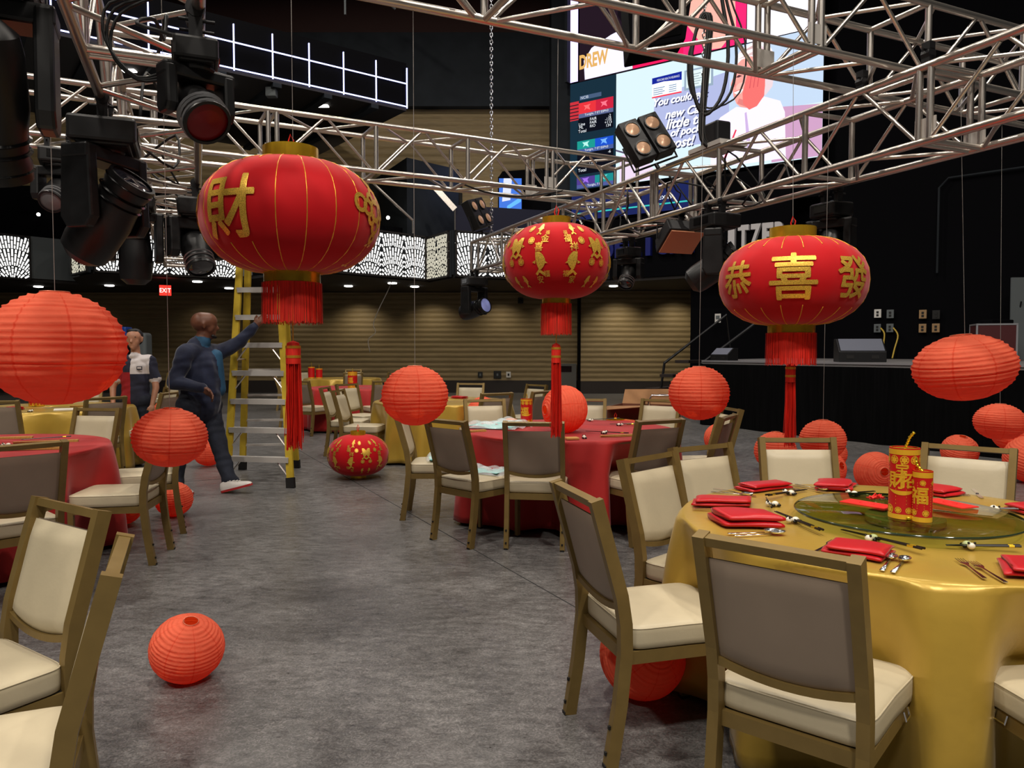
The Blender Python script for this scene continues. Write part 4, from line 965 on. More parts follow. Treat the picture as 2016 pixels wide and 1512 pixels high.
def panda(label, x, y, az):
    t = thing('panda_chopstick_rest', label, 'chopstick rest', (x, y, ZT), az, 'panda chopstick rests')
    b = MB(); b.ball((0, -.012, .012), .012, 12, 8, (1.25, 1.3, 1)); obj('body', b, M_pw, t, 'all')
    b = MB(); b.ball((0, .018, .013), .012, 12, 8, (1.1, 1, 1)); hd = obj('head', b, M_pw, t, 'all')
    for s in (-1, 1):
        b = MB(); b.ball((s * .010, .021, .024), .0045, 8, 6); obj('ear', b, M_pb, hd, 'all')
        b = MB(); b.ball((s * .013, -.001, .007), .007, 8, 6, (1, 1.3, 1)); obj('arm', b, M_pb, t, 'all')
        b = MB(); b.ball((s * .011, -.026, .007), .007, 8, 6, (1, 1.3, 1)); obj('foot', b, M_pb, t, 'all')
    return t
def sticks(where, p, q, two=True, rest=None, group='chopsticks on the near gold table', z=ZT):
    d = Vector((q[0] - p[0], q[1] - p[1], 0)).normalized(); n = Vector((-d.y, d.x, 0)) * .005
    for k in range(2 if two else 1):
        sg = (-1, 1)[k]; a = Vector((p[0], p[1], z + .008)) + n * sg * .8; c = Vector((q[0], q[1], z + .022)) + n * sg * 1.4
        t = thing('chopstick', f'{["left", "right"][k]} black chopstick {where}' if two else f'black chopstick {where}', 'chopstick', (a.x, a.y, a.z), 0, group)
        v = c - a; b = MB(); b.path([(0, 0, 0), tuple(v * .86)], .0022, 6, .0040); obj('shaft', b, M_stick, t)
        b = MB(); b.path([tuple(v * .84), tuple(v * .91)], .0043, 6); obj('gold_band', b, M_foil, t); b = MB(); b.path([tuple(v * .91), tuple(v)], .0043, 6); obj('tip_cap', b, M_stick, t)
    if rest: panda(f'panda shaped chopstick rest {where}', rest[0], rest[1], math.degrees(math.atan2(d.x, d.y)) + 80)
sticks('by the left rim of the turntable', (1.105, 3.17), (1.14, 2.78), True, (1.112, 2.99))
sticks('behind the red napkin at the left front', (1.17, 3.47), (1.10, 3.18), False, (1.14, 3.31))
sticks('nearest the front rim of the turntable', (1.243, 2.845), (1.372, 2.515), True, (1.287, 2.70))
sticks('at the right front of the turntable', (1.505, 2.615), (1.72, 2.55), True, (1.575, 2.60))
sticks('beside the far left red napkin', (1.43, 3.675), (1.165, 3.455), True, (1.31, 3.58))
sticks('behind the turntable before the middle back chair', (1.74, 3.63), (1.43, 3.46), True, (1.60, 3.56))
sticks('at the right rim of the turntable', (1.97, 3.24), (2.17, 3.15), True, (2.05, 3.21))
# turntable
TT = (1.555, 2.99)
t = thing('glass_turntable', 'round green tinted glass turntable on the near gold table', 'turntable', (*TT, ZT))
b = MB(); b.lathe([(.0005, .032), (.405, .032), (.41, .037), (.41, .042), (.405, .045), (.0005, .045)], 72); obj('glass_plate', b, M_glass, t, 40)
b = MB(); b.lathe([(.4105, .034), (.4135, .037), (.4135, .041), (.4105, .044)], 72); obj('glass_rim', b, M_glassedge, t, 60)
b = MB(); b.lathe([(.0005, 0), (.14, 0), (.145, .006), (.145, .026), (.14, .0315), (.0005, .0315)], 40); obj('swivel_base', b, mat('clear_swivel_base', srgb(150, 140, 90), .2), t, 40)
ZG = ZT + .0455
def envelope(label, x, y, az, w=.08, h=.15):
    t = thing('red_envelope', label, 'envelope', (x, y, ZG), az, 'red envelopes on the turntable')
    b = MB(); b.box((0, 0, .002), (w, h, .004)); obj('sleeve', b, M_env, t)
    b = MB(); b.path([(.022 * math.cos(a), .03 * math.sin(a), .0045) for a in [2 * math.pi * k / 18 for k in range(18)]], .0008, 4, closed=True); obj('printed_ring', b, M_redcard, t)
    b = MB(); b.prism([(-w / 2, h / 2), (w / 2, h / 2), (w / 2 * .6, h / 2 - .03), (-w / 2 * .6, h / 2 - .03)], .004, .0045); obj('flap', b, M_env, t)
envelope('red envelope lying left of the firecrackers on the turntable', 1.47, 3.13, 143, .09, .19); envelope('red envelope lying right of the firecrackers on the turntable', 1.82, 3.14, 160, .09, .19)
for k, (x, y) in enumerate(((1.575, 3.24), (1.595, 3.225), (1.60, 3.25))):
    b = MB(); b.lathe([(.006, 0), (.018, 0), (.018, .002), (.006, .002), (.006, 0)], 16); o = obj('metal_coin', b, M_steel, None, 40, (x, y, ZG + .0022 * k)); tag(o, f'{["lowest", "middle", "top"][k]} metal coin behind the left red envelope', 'coin', 'coins on the turntable')
b = MB(); rg = random.Random(4)
pts = [(rg.uniform(-.035, .035), rg.uniform(-.03, .03), rg.uniform(.004, .025)) for _ in range(26)]; b.path(pts, .003, 5); o = obj('red_ribbon_bundle', b, M_env, None, 'all', (1.545, 3.22, ZG)); tag(o, 'small tangled red ribbon beside the coins on the turntable', 'ribbon')
def wrap_add(b, vs, fs, r, ang, z, size, off=.0008):
    b.add([((r + off) * math.cos(R(ang) + x * size / r - math.pi / 2), (r + off) * math.sin(R(ang) + x * size / r - math.pi / 2), z + y * size) for x, y, _ in vs], fs)
def firecracker(label, x, y, z, az, r, h, chars, wick, parts2=None, detail=True):
    t = thing('firecracker_ornament', label, 'ornament', (x, y, z), az, 'firecracker table ornaments')
    tubes = [(0, 0, r, h, chars, wick)] + ([parts2] if parts2 else [])
    for (tx, ty, rr, hh, cs, wk) in tubes:
        T = Matrix.Translation((tx, ty, 0))
        b = MB(); b.lathe([(.0005, 0), (rr, 0), (rr, hh), (rr * .9, hh), (rr * .88, hh - .006), (.0005, hh - .006)], 30, T); tube = obj('red_tube', b, M_redcard, t, 35)
        for za, zb_ in ((.001, h * .07), (hh - h * .09, hh - .004)): b = MB(); b.lathe([(rr + .0006, za), (rr + .0006, zb_)], 30, T); obj('gold_border', b, M_goldink, tube)
        b = MB(); b.lathe([(rr * .86, hh - .004), (.0005, hh - .004)], 24, T); b.lathe([(rr * .93, hh + .001), (rr * .86, hh + .001)], 24, T); obj('gold_top', b, M_foil, tube)
        if detail:
            for ch, ang, zz, sz in cs:
                bb = MB(); vs, fs = boldG(ch, .03, .25); wrap_add(bb, vs, fs, rr, ang, zz, sz); o = obj('printed_character', bb, M_goldink, tube, False, (tx, ty, 0))
            cv, cf = coin(); bb = MB(); n = max(4, int(rr * 6.28 / .036))
            for k in range(n): wrap_add(bb, cv, cf, rr, 360 * k / n, hh - h * .16, .03 * (rr / .05))
            for k in range(n): wrap_add(bb, cv, cf, rr, 360 * k / n + 20, h * .13, .034 * (rr / .05) if k % 2 else .024)
            obj('printed_coins', bb, M_goldink, tube, False, (tx, ty, 0))
            bb = MB()
            for k in range(9):
                a = 2 * math.pi * k / 9
                for q in range(12):
                    zz = hh * .22 + q * hh * .05; bb.box(((rr + .0006) * math.cos(a), (rr + .0006) * math.sin(a), zz), (.0012, .0012, .004))
            obj('printed_strings', bb, M_goldink, tube, False, (tx, ty, 0))
            bb = MB(); nn = 14; vs = []; 
            for k in range(nn + 1):
                u = -1 + 2 * k / nn; wv = .010 * (1 - u * u); vs += [(u * .55, -.18 + .12 * u * u + wv / .05 * .4, 0), (u * .55, -.18 + .12 * u * u - wv / .05 * .4, 0)]
            if rr > .045: wrap_add(bb, vs, [(2 * k, 2 * k + 1, 2 * k + 3, 2 * k + 2) for k in range(nn)], rr, -8, hh * .44, .1); obj('printed_swoosh', bb, M_goldink, tube, False, (tx, ty, 0))
        if wk:
            b = MB(); P = [Vector((tx, ty, hh - .005)) + Vector(p) for p in wk]; out = []
            for i in range(len(P) - 1):
                for k in range(6): out.append(P[i].lerp(P[i + 1], k / 6))
            out.append(P[-1]); rs = [.0052 + .0018 * math.sin(k * 2.2) for k in range(len(out))]; b.path(out, .005, 6, radii=rs); obj('wick', b, M_foil, tube, 'all')
    b = MB(); b.ball((r * .7, -r * .75, .008), .009, 8, 6, (1.4, 1, .9)); b.ball((r * .35, -r * .95, .007), .008, 8, 6, (1.4, 1, .9)); obj('gold_ingot', b, M_foil, t, 'all')
    return t
firecracker('pair of red and gold firecracker tubes standing on the glass turntable', 1.497, 2.89, ZG, face(1.49, 2.87), .053, .268, [('財', -30, .148, .062), ('招', 16, .148, .055), ('宝', -8, .19, .045)], [(0, 0, 0), (.008, 0, .02), (.016, -.01, .045), (.03, -.02, .065)],
            (.062, -.045, .034, .19, [('福', -22, .1, .062)], [(0, 0, 0), (-.018, .005, .02), (-.026, .01, .045), (-.03, .012, .07)]))
ZF = .768
firecracker('red and gold firecracker tube on the middle red table', .135, 7.05, ZF, 0, .055, .235, [('福', -25, .12, .08)], [(0, 0, 0), (.004, 0, .02), (.0, 0, .05)])
firecracker('tall red and gold firecracker tube on the far red table', -2.88, 13.75, ZF, 0, .085, .30, [('福', -20, .15, .1)], [(0, 0, 0), (.004, 0, .02), (.0, 0, .06)])
firecracker('two slim firecracker tubes on the farthest gold table', -4.95, 18.8, ZF, 0, .08, .28, [], [(0, 0, 0), (.004, 0, .02), (.0, 0, .12)], (.19, 0, .08, .24, [], [(0, 0, 0), (0, 0, .1)]), False)
firecracker('red and gold firecracker tubes on the left gold table', -5.88, 9.35, ZF, 0, .055, .2, [('福', 0, .1, .06)], None, (.1, -.03, .05, .16, [], None))

# ------------------------------------------------------------------ things on the red tables and chairs
M_teal = mat('teal_printed_paper', srgb(120, 200, 196), .5, noise=.25, nscale=30); M_plastic = mat('crinkled_clear_plastic', (.95, .97, 1), .12, 0, alpha=.35, bump=.8, bscale=25)
M_wood = mat('pale_wood', srgb(196, 150, 82), .5, noise=.15, nscale=10, aniso=(1, 8, 1)); M_orange = mat('orange_card', srgb(240, 130, 20), .5); M_white = mat('white_paper', srgb(225, 222, 215), .6)
def packet(label, x, y, z, az, s=.16):
    t = thing('plastic_packet', label, 'packet', (x, y, z), az, 'teal packets in clear plastic')
    rg = random.Random(int(x * 100 + 999)); ph = rg.uniform(0, 6)
    b = MB(); b.grid(lambda u, v: ((u - .5) * s * 1.7, (v - .5) * s * 1.1, .02 + .028 * math.sin(6 * u + ph) * math.sin(5 * v + ph) * (1 - abs(2 * u - 1))), 10, 8); o = obj('printed_sheet', b, M_teal, t, 'all')
    b = MB(); b.grid(lambda u, v: ((u - .5) * s * 2.1, (v - .5) * s * 1.45, .045 + .028 * math.sin(9 * u + ph) * math.sin(8 * v) - .036 * (max(abs(2 * u - 1), abs(2 * v - 1)) ** 4)), 18, 14); obj('plastic_wrap', b, M_plastic, t, 'all')
    b = MB(); rgx = random.Random(2)
    for k in range(6): b.ball(((rgx.random() - .5) * s, (rgx.random() - .1) * s * .7, .03), .012, 8, 5, (1, 1, .4))
    obj('red_rosettes', b, M_napkin, t, 'all')
packet('teal packet in clear plastic at the left of the middle red table', -.16, 6.72, ZF, 20, .25); packet('second teal packet in clear plastic nearer the back of the middle red table', -.02, 6.98, ZF, 70, .22)
packet('teal packet in clear plastic on the seat of the front left chair', -.20, 5.92, .492, 30, .17); packet('crinkled plastic packet on the seat of the edge on chair', -.64, 6.62, .492, 80, .15)
t = thing('paper_lotus', 'small orange paper ornament beside the red table firecracker', 'ornament', (-.01, 7.2, ZF)); b = MB()
for k in range(7): a = k * .9; b.ball((.03 * math.cos(a), .03 * math.sin(a), .02), .03, 8, 6, (1.2, .8, .6))
obj('petals', b, M_orange, t, 'all')
b = MB(); b.box((0, 0, .008), (.1, .08, .016)); o = obj('wooden_block', b, M_wood, None, False, (.46, 5.83, ZF), (0, 0, .2)); soft(tag(o, 'small wooden block at the front edge of the middle red table', 'block'), .003)
def fanstick(label, x, y, az, L=.3, n=4):
    t = thing('folded_fan', label, 'fan', (x, y, ZF), az, 'folded wooden fans')
    for k in range(n):
        b = MB(); b.prism([(-.012, -L / 2), (.012, -L / 2), (.018, L / 2), (-.018, L / 2)], .004 * k, .004 * k + .003); obj('slat', b, M_wood, t, False, None, (0, 0, .025 * k))
fanstick('pale folded fan at the right front of the middle red table', .84, 6.02, 75); fanstick('pale folded fan on the middle red table near the cardboard box', 1.18, 7.0, 80, .26); fanstick('pale folded fan at the left corner of the middle red table', -.33, 6.35, 60, .25)
fanstick('far pale fan across the left red table', -3.95, 5.85, 75, .45); fanstick('near pale fan on the left red table', -3.45, 5.62, 72, .42); fanstick('pale fan nearest the chair back on the left red table', -3.28, 5.22, 80, .4)
g = 'chopsticks on the red tables'
sticks('in the middle of the red table front', (.62, 6.36), (.93, 6.08), True, None, g, ZF); sticks('at the right rear of the middle red table', (.90, 6.98), (1.12, 6.86), True, None, g, ZF); sticks('behind the paper lantern on the middle red table', (.72, 7.4), (1.05, 7.42), True, None, g, ZF); sticks('on the left red table', (-3.72, 5.75), (-3.4, 5.85), True, None, g, ZF)
for k, (x, y, l) in enumerate(((.56, 5.88, 'panda chopstick rest near the wooden block'), (.76, 6.22, 'panda chopstick rest before the fan on the middle red table'), (.98, 6.88, 'panda chopstick rest right of the lying paper lantern'), (.76, 7.32, 'panda chopstick rest behind the lying paper lantern'), (.2, 6.92, 'panda chopstick rest beside the red table firecracker'), (-3.6, 5.4, 'panda chopstick rest left on the left red table'), (-3.22, 5.36, 'panda chopstick rest right on the left red table'), (-3.55, 5.28, 'panda chopstick rest at the front of the left red table'), (-5.35, 8.45, 'panda chopstick rest on the left gold table'))): panda(l, x, y, k * 47)
b = MB(); b.box((0, 0, .006), (.30, .21, .012)); o = obj('paper_stack', b, M_white, None, False, (-5.1, 8.75, ZF), (0, 0, .5)); tag(o, 'white paper sheets on the left gold table', 'paper')
fanstick('pale folded fan on the left gold table', -5.15, 9.25, 70, .4)
for x, y, l in ((-4.95, 9.35, 'red napkin at the right of the left gold table'), (-5.75, 8.8, 'red napkin at the front of the left gold table'), (-1.65, 10.15, 'red napkin at the left edge of the far gold table'), (-.35, 10.0, 'red napkin at the right edge of the far gold table'), (-.75, 10.85, 'red napkin at the back of the far gold table')): napkin(l, x, y, 40, .11, .07, int(abs(x) * 10))
# ------------------------------------------------------------------ step ladder
M_yel = mat('yellow_fibreglass', srgb(186, 158, 44), .5, 0, noise=.08, nscale=12)
def ladder():
    t = thing('step_ladder', 'yellow fibreglass step ladder with aluminium treads beside the bald man', 'ladder')
    fl, fr, rl, rr = Vector((-3.06, 8.12, 0)), Vector((-2.335, 7.99, 0)), Vector((-3.28, 9.22, 0)), Vector((-2.66, 9.35, 0)); Ht = 3.0
    ap = (fl + fr + rl + rr) / 4 + Vector((0, -.05, Ht)); dx = (fr - fl).normalized()
    tl, tr, ul, ur = ap - dx * .20, ap + dx * .20, ap - dx * .18 + Vector((0, .16, 0)), ap + dx * .18 + Vector((0, .16, 0))
    for p, q in ((fl, tl), (fr, tr), (rl, ul), (rr, ur)):
        b = MB(); b.bar(p + (q - p) * .02, q, .03, .075, (dx.x, dx.y, 0)); obj('rail', b, M_yel, t)
        b = MB(); b.bar(p, p + (q - p) * .035, .045, .09, (dx.x, dx.y, 0)); obj('rubber_foot', b, M_glide, t)
    for k in range(1, 10):
        u = k * .305 / Ht; b = MB(); b.bar(fl.lerp(tl, u), fr.lerp(tr, u), .085, .022); b.bar(fl.lerp(tl, u) + Vector((0, -.04, -.02)), fr.lerp(tr, u) + Vector((0, -.04, -.02)), .006, .05); obj('tread', b, M_aluplate, t)
        if k in (1, 2, 4, 5):
            for s, A, B in ((1, fl, tl), (-1, fr, tr)):
                p = A.lerp(B, u - .075); q = A.lerp(B, u) + dx * s * .16; b = MB(); b.tube(p, q + Vector((0, 0, -.015)), .009, 6); obj('knee_brace', b, M_alu, t)
        if k % 1 == 0 and k < 9:
            b = MB(); b.bar(rl.lerp(ul, u), rr.lerp(ur, u), .03, .025); obj('rear_bar', b, M_aluplate, t)
    b = MB(); b.box(tuple(ap + Vector((0, .08, .03))), (.46, .30, .06)); soft(obj('top_cap', b, M_yel, t), .01)
    for A, B, C, D in ((fl, tl, rl, ul), (fr, tr, rr, ur)):
        b = MB(); b.tube(A.lerp(B, .45), C.lerp(D, .45), .008, 6); obj('spreader_bar', b, M_alu, t)
ladder()

# ------------------------------------------------------------------ people
import numpy as np
M_skin1 = mat('dark_brown_skin', srgb(104, 66, 48), .45, 0, noise=.06, nscale=20, spec=.4)
M_skin2 = mat('light_brown_skin', srgb(176, 126, 100), .5, 0, noise=.05, nscale=20)
M_jacket = mat('navy_jacket', srgb(21, 29, 54), .8, 0, noise=.18, nscale=9, bump=.5, bscale=10, sheen=.3)
M_inner = mat('teal_blue_shirt', srgb(32, 74, 104), .8, 0, noise=.1, nscale=9)
M_jeans = mat('dark_jeans', srgb(28, 33, 46), .85, 0, noise=.25, nscale=14, bump=.5, bscale=14)
M_shoe = mat('white_trainer', srgb(205, 200, 194), .6); M_sole = mat('red_sole', srgb(170, 40, 40), .6)
M_hair = mat('black_hair', srgb(20, 17, 16), .6, 0, noise=.3, nscale=60)
M_pnavy = mat('polo_navy', srgb(36, 38, 56), .85, 0, bump=.3, bscale=18); M_pwhite = mat('polo_white', srgb(205, 198, 198), .85, 0, bump=.3, bscale=18); M_pred = mat('polo_red', srgb(150, 26, 34), .85, 0, bump=.3, bscale=18)
M_eye = mat('eye_white', srgb(215, 210, 205), .2); M_iris = mat('dark_iris', (.01, .008, .006), .1)
def body_mesh(prims, mats, classify=None, voxel=.011, smooth=4, cloth=(0, 1)):
    """prims: (label, p, q, r0, r1, squash) tapered capsules merged into one continuous skin."""
    b = MB()
    for lab, p, q, r0, r1, sq in prims:
        p, q = Vector(p), Vector(q); L = (q - p).length; n = 14; prof = []
        for i in range(7): a = math.pi / 2 * i / 6; prof.append((max(1e-4, r0 * math.sin(a)), -r0 * math.cos(a)))
        for i in range(7): a = math.pi / 2 * i / 6; prof.append((max(1e-4, r1 * math.cos(a)), L + r1 * math.sin(a)))
        Mx = (q - p).to_track_quat('Z', 'Y').to_matrix().to_4x4() if L > 1e-6 else Matrix.Identity(4)
        Sx = Matrix.Identity(4)
        if sq: Sx = Matrix.Rotation(sq[2], 4, 'Z') @ Matrix.Diagonal((sq[0], sq[1], 1, 1)) @ Matrix.Rotation(-sq[2], 4, 'Z')
        T = Matrix.Translation(p) @ Sx @ Mx
        b.lathe(prof, n, T)
    me = b.mesh('body', mats); o = bpy.data.objects.new('tmp', me); COL.objects.link(o)
    m = o.modifiers.new('r', 'REMESH'); m.mode = 'VOXEL'; m.voxel_size = voxel; m.use_smooth_shade = True
    s = o.modifiers.new('s', 'SMOOTH'); s.iterations = smooth; s.factor = .5
    bpy.context.view_layer.update(); dg = bpy.context.evaluated_depsgraph_get(); out = bpy.data.meshes.new_from_object(o.evaluated_get(dg)); COL.objects.unlink(o); bpy.data.objects.remove(o)
    out.materials.clear()
    for x in mats: out.materials.append(x)
    n = len(out.polygons); c = np.zeros(n * 3); out.polygons.foreach_get('center', c); c = c.reshape(-1, 3)
    best = np.full(n, 1e9); lab = np.zeros(n, dtype=int)
    for l, p, q, r0, r1, sq in prims:
        p, q = np.array(p, float), np.array(q, float); d = q - p; L2 = max(d.dot(d), 1e-12); u = np.clip(((c - p) @ d) / L2, 0, 1); w = c - (p + u[:, None] * d)
        if sq:
            ca, sa = math.cos(sq[2]), math.sin(sq[2]); wx = (w[:, 0] * ca + w[:, 1] * sa) / sq[0]; wy = (-w[:, 0] * sa + w[:, 1] * ca) / sq[1]; w = np.stack([wx, wy, w[:, 2]], 1)
        dist = np.linalg.norm(w, axis=1) - (r0 + (r1 - r0) * u); k = dist < best; best[k] = dist[k]; lab[k] = l
    if classify is not None: lab = classify(c, lab)
    nv = len(out.vertices); co = np.zeros(nv * 3); no = np.zeros(nv * 3); out.vertices.foreach_get('co', co); out.vertices.foreach_get('normal', no); co = co.reshape(-1, 3); no = no.reshape(-1, 3)
    vl = np.zeros(nv); cnt = np.zeros(nv); cl = np.array([1.0 if i in cloth else 0.0 for i in range(len(mats))])
    for pl, l in zip(out.polygons, lab):
        for vi in pl.vertices: vl[vi] += cl[l]; cnt[vi] += 1
    k = (vl / np.maximum(cnt, 1)) >= .99
    x, y, z = co[:, 0], co[:, 1], co[:, 2]
    wr = .5 * np.sin(26 * z + 9 * x + 3 * np.sin(7 * x + 11 * y)) + .35 * np.sin(47 * z - 21 * x + 15 * y + 2 * np.sin(19 * z)) + .3 * np.sin(17 * x + 23 * y + 31 * z)
    co[k] += no[k] * (.0075 * wr[k])[:, None]; out.vertices.foreach_set('co', co.ravel())
    out.polygons.foreach_set('material_index', lab.astype(np.int32)); out.polygons.foreach_set('use_smooth', [True] * n); out.update(); return out
def hand(prims, lab, wrist, d, side, curl=.4, sc=1.0):
    """palm plus four unequal fingers and a thumb; d: direction of the hand, side: towards the thumb."""
    w = Vector(wrist); d = Vector(d).normalized(); s = Vector(side); s = (s - d * s.dot(d)).normalized(); n = d.cross(s)
    k0 = w + d * .085 * sc
    prims.append((lab, tuple(w), tuple(w + d * .05 * sc), .026 * sc, .034 * sc, None)); prims.append((lab, tuple(w + d * .03 * sc + s * .014), tuple(k0 + s * .02 * sc), .022 * sc, .018 * sc, None)); prims.append((lab, tuple(w + d * .03 * sc - s * .014), tuple(k0 - s * .02 * sc), .022 * sc, .017 * sc, None))
    for i, (o, L) in enumerate(((.032, .070), (.011, .080), (-.011, .074), (-.031, .058))):
        a = k0 + s * o * sc * 1.15; m = a + (d * math.cos(curl * .6) + n * math.sin(curl * .6)) * L * .5 * sc; e = m + (d * math.cos(curl * 1.7) + n * math.sin(curl * 1.7)) * L * .5 * sc
        prims.append((lab, tuple(a), tuple(m), .0105 * sc, .0095 * sc, None)); prims.append((lab, tuple(m), tuple(e), .0095 * sc, .008 * sc, None))
    a = w + d * .025 * sc + s * .028 * sc; m = a + (d * .7 + s * .75 + n * .2).normalized() * .04 * sc; e = m + (d * .95 + s * .25 + n * .3).normalized() * .032 * sc
    prims.append((lab, tuple(a), tuple(m), .014 * sc, .0115 * sc, None)); prims.append((lab, tuple(m), tuple(e), .0115 * sc, .009 * sc, None))
def head(prims, lab, c, f, k=1.0):
    """head centred at c looking along f."""
    c = Vector(c); f = Vector(f).normalized(); s = f.cross(Vector((0, 0, 1))).normalized(); u = s.cross(f)
    P = lambda a, b_, z: tuple(c + f * a * k + s * b_ * k + u * z * k)
    prims += [(lab, P(-.035, 0, .035), P(.02, 0, .04), .094 * k, .088 * k, None), (lab, P(.03, 0, .0), P(.045, 0, -.06), .072 * k, .052 * k, None), (lab, P(.055, 0, -.085), P(.07, 0, -.092), .034 * k, .028 * k, None),
              (lab, P(.088, 0, .02), P(.112, 0, -.022), .013 * k, .017 * k, None), (lab, P(.083, -.03, .038), P(.083, .03, .038), .02 * k, .02 * k, None),
              (lab, P(.086, -.018, -.055), P(.086, .018, -.055), .013 * k, .013 * k, None), (lab, P(.082, -.016, -.068), P(.082, .016, -.068), .012 * k, .012 * k, None)]
    for sg in (-1, 1):
        prims.append((lab, P(-.012, sg * .088, .018), P(-.004, sg * .088, -.022), .017 * k, .011 * k, None)); prims.append((lab, P(.06, sg * .048, -.015), P(.05, sg * .05, -.04), .026 * k, .022 * k, None))
    return P
def eyes(parent, P):
    for sg in (-1, 1):
        b = MB(); b.ball(P(.078, sg * .032, .012), .0125, 10, 8); e = obj('eye', b, M_eye, parent, 'all'); b = MB(); b.ball(P(.0865, sg * .032, .012), .006, 8, 6); obj('iris', b, M_iris, e, 'all')
def shoe(parent, heel, toe, up=(0, 0, 1), sole=None):
    h, t = Vector(heel), Vector(toe); d = (t - h); L = d.length; d.normalize(); s = d.cross(Vector(up)).normalized(); u = s.cross(d); Mx = Matrix((d, s, u)).transposed().to_4x4(); Mx.translation = h
    def ring(x): 
        w = .036 + .014 * math.sin(math.pi * min(1, x * 1.05) ** 1.4) if x < .97 else .02
        return w
    b = MB(); vs = []; xs = [0, .04, .15, .3, .45, .6, .75, .88, .96, 1.0]; tops = [.07, .095, .105, .10, .085, .07, .058, .048, .036, .018]
    for x, tz in zip(xs, tops):
        w = ring(x) * (.75 if x in (0, 1.0) else 1)
        vs += [(x * L, -w, .02), (x * L, -w * .95, tz * .6), (x * L, -w * .5, tz), (x * L, w * .5, tz), (x * L, w * .95, tz * .6), (x * L, w, .02)]
    fs = []
    for i in range(len(xs) - 1):
        for k in range(6): fs.append((i * 6 + k, i * 6 + (k + 1) % 6, i * 6 + 6 + (k + 1) % 6, i * 6 + 6 + k))
    fs += [tuple(range(6))[::-1], tuple((len(xs) - 1) * 6 + k for k in range(6))]
    b.add(vs, fs, Mx); o = obj('shoe', b, M_shoe, parent, 60)
    b = MB(); poly = [(x * L, -ring(x) * (1.05 if 0 < x < 1 else .7)) for x in xs] + [(x * L, ring(x) * (1.05 if 0 < x < 1 else .7)) for x in reversed(xs)]; b.prism(poly, 0, .022, Mx); obj('sole', b, sole or M_sole, o)
    b = MB()
    for k in range(4): b.bar(Mx @ Vector((L * (.38 + .08 * k), -.028, .098 - .008 * k)), Mx @ Vector((L * (.38 + .08 * k), .028, .098 - .008 * k)), .008, .006)
    obj('laces', b, M_white, o)
# striding bald man
D0 = 0.0
pr = []; J, K_, S_, I_ = 0, 1, 2, 3
hd = Vector((-3.135, 7.8, 1.70)); fwd = Vector((.93, .36, -.04))
PH = head(pr, S_, hd, fwd, 1.09)
pr += [(S_, (-3.18, 7.78, 1.50), (-3.15, 7.8, 1.62), .072, .066, None),
       (I_, (-3.19, 7.78, 1.495), (-3.165, 7.79, 1.535), .092, .086, None), (J, (-3.215, 7.78, 1.475), (-3.205, 7.78, 1.50), .115, .10, None),
       (J, (-3.24, 7.62, 1.425), (-3.10, 7.95, 1.43), .095, .09, None), (J, (-3.20, 7.78, 1.30), (-3.20, 7.79, 1.12), .185, .205, (1.05, 1.0, 0)), (J, (-3.19, 7.79, 1.10), (-3.19, 7.79, .90), .205, .19, (1.05, .98, 0)),
       (I_, (-3.035, 7.83, 1.40), (-3.035, 7.84, 1.05), .06, .085, None),
       (J, (-3.25, 7.585, 1.41), (-3.335, 7.52, 1.13), .092, .075, None), (J, (-3.335, 7.52, 1.13), (-3.03, 7.45, 1.085), .074, .052, None),
       (J, (-3.08, 7.97, 1.42), (-2.89, 8.06, 1.53), .09, .07, None), (J, (-2.89, 8.06, 1.53), (-2.735, 8.10, 1.70), .07, .05, None),
       (K_, (-3.24, 7.72, .90), (-3.17, 7.86, .90), .165, .165, None),
       (K_, (-3.25, 7.70, .86), (-3.36, 7.70, .47), .115, .085, None), (K_, (-3.36, 7.70, .47), (-3.43, 7.72, .13), .085, .072, None), (K_, (-3.43, 7.72, .13), (-3.43, 7.72, .10), .082, .085, None),
       (K_, (-3.14, 7.86, .86), (-3.02, 7.82, .47), .12, .086, None), (K_, (-3.02, 7.82, .47), (-2.90, 7.76, .13), .084, .074, None), (K_, (-2.90, 7.76, .13), (-2.885, 7.76, .105), .084, .088, None)]
hand(pr, S_, (-3.02, 7.45, 1.08), (.75, -.05, -.62), (.4, -.6, .3), .55, 1.12); hand(pr, S_, (-2.725, 8.10, 1.71), (.7, .25, .66), (-.5, .2, .8), .35, 1.1)
t = thing('person', 'bald man in a navy jacket and dark jeans striding and reaching toward the ladder', 'person', (0, 0, 0))
mobj('body', body_mesh(pr, [M_jacket, M_jeans, M_skin1, M_inner]), t); eyes(t, PH)
b = MB(); 
for k in range(10): a = -1.3 + 2.6 * k / 9; b.ball(PH(.062 + .03 * math.cos(a), .05 * math.sin(a), -.088 - .012 * math.cos(a)), .016, 8, 6)
obj('beard', b, M_hair, t, 'all')
shoe(t, (-3.50, 7.72, 0), (-3.22, 7.62, .0)); shoe(t, (-2.955, 7.72, .002), (-2.63, 7.66, .09), (-.25, 0, 1))
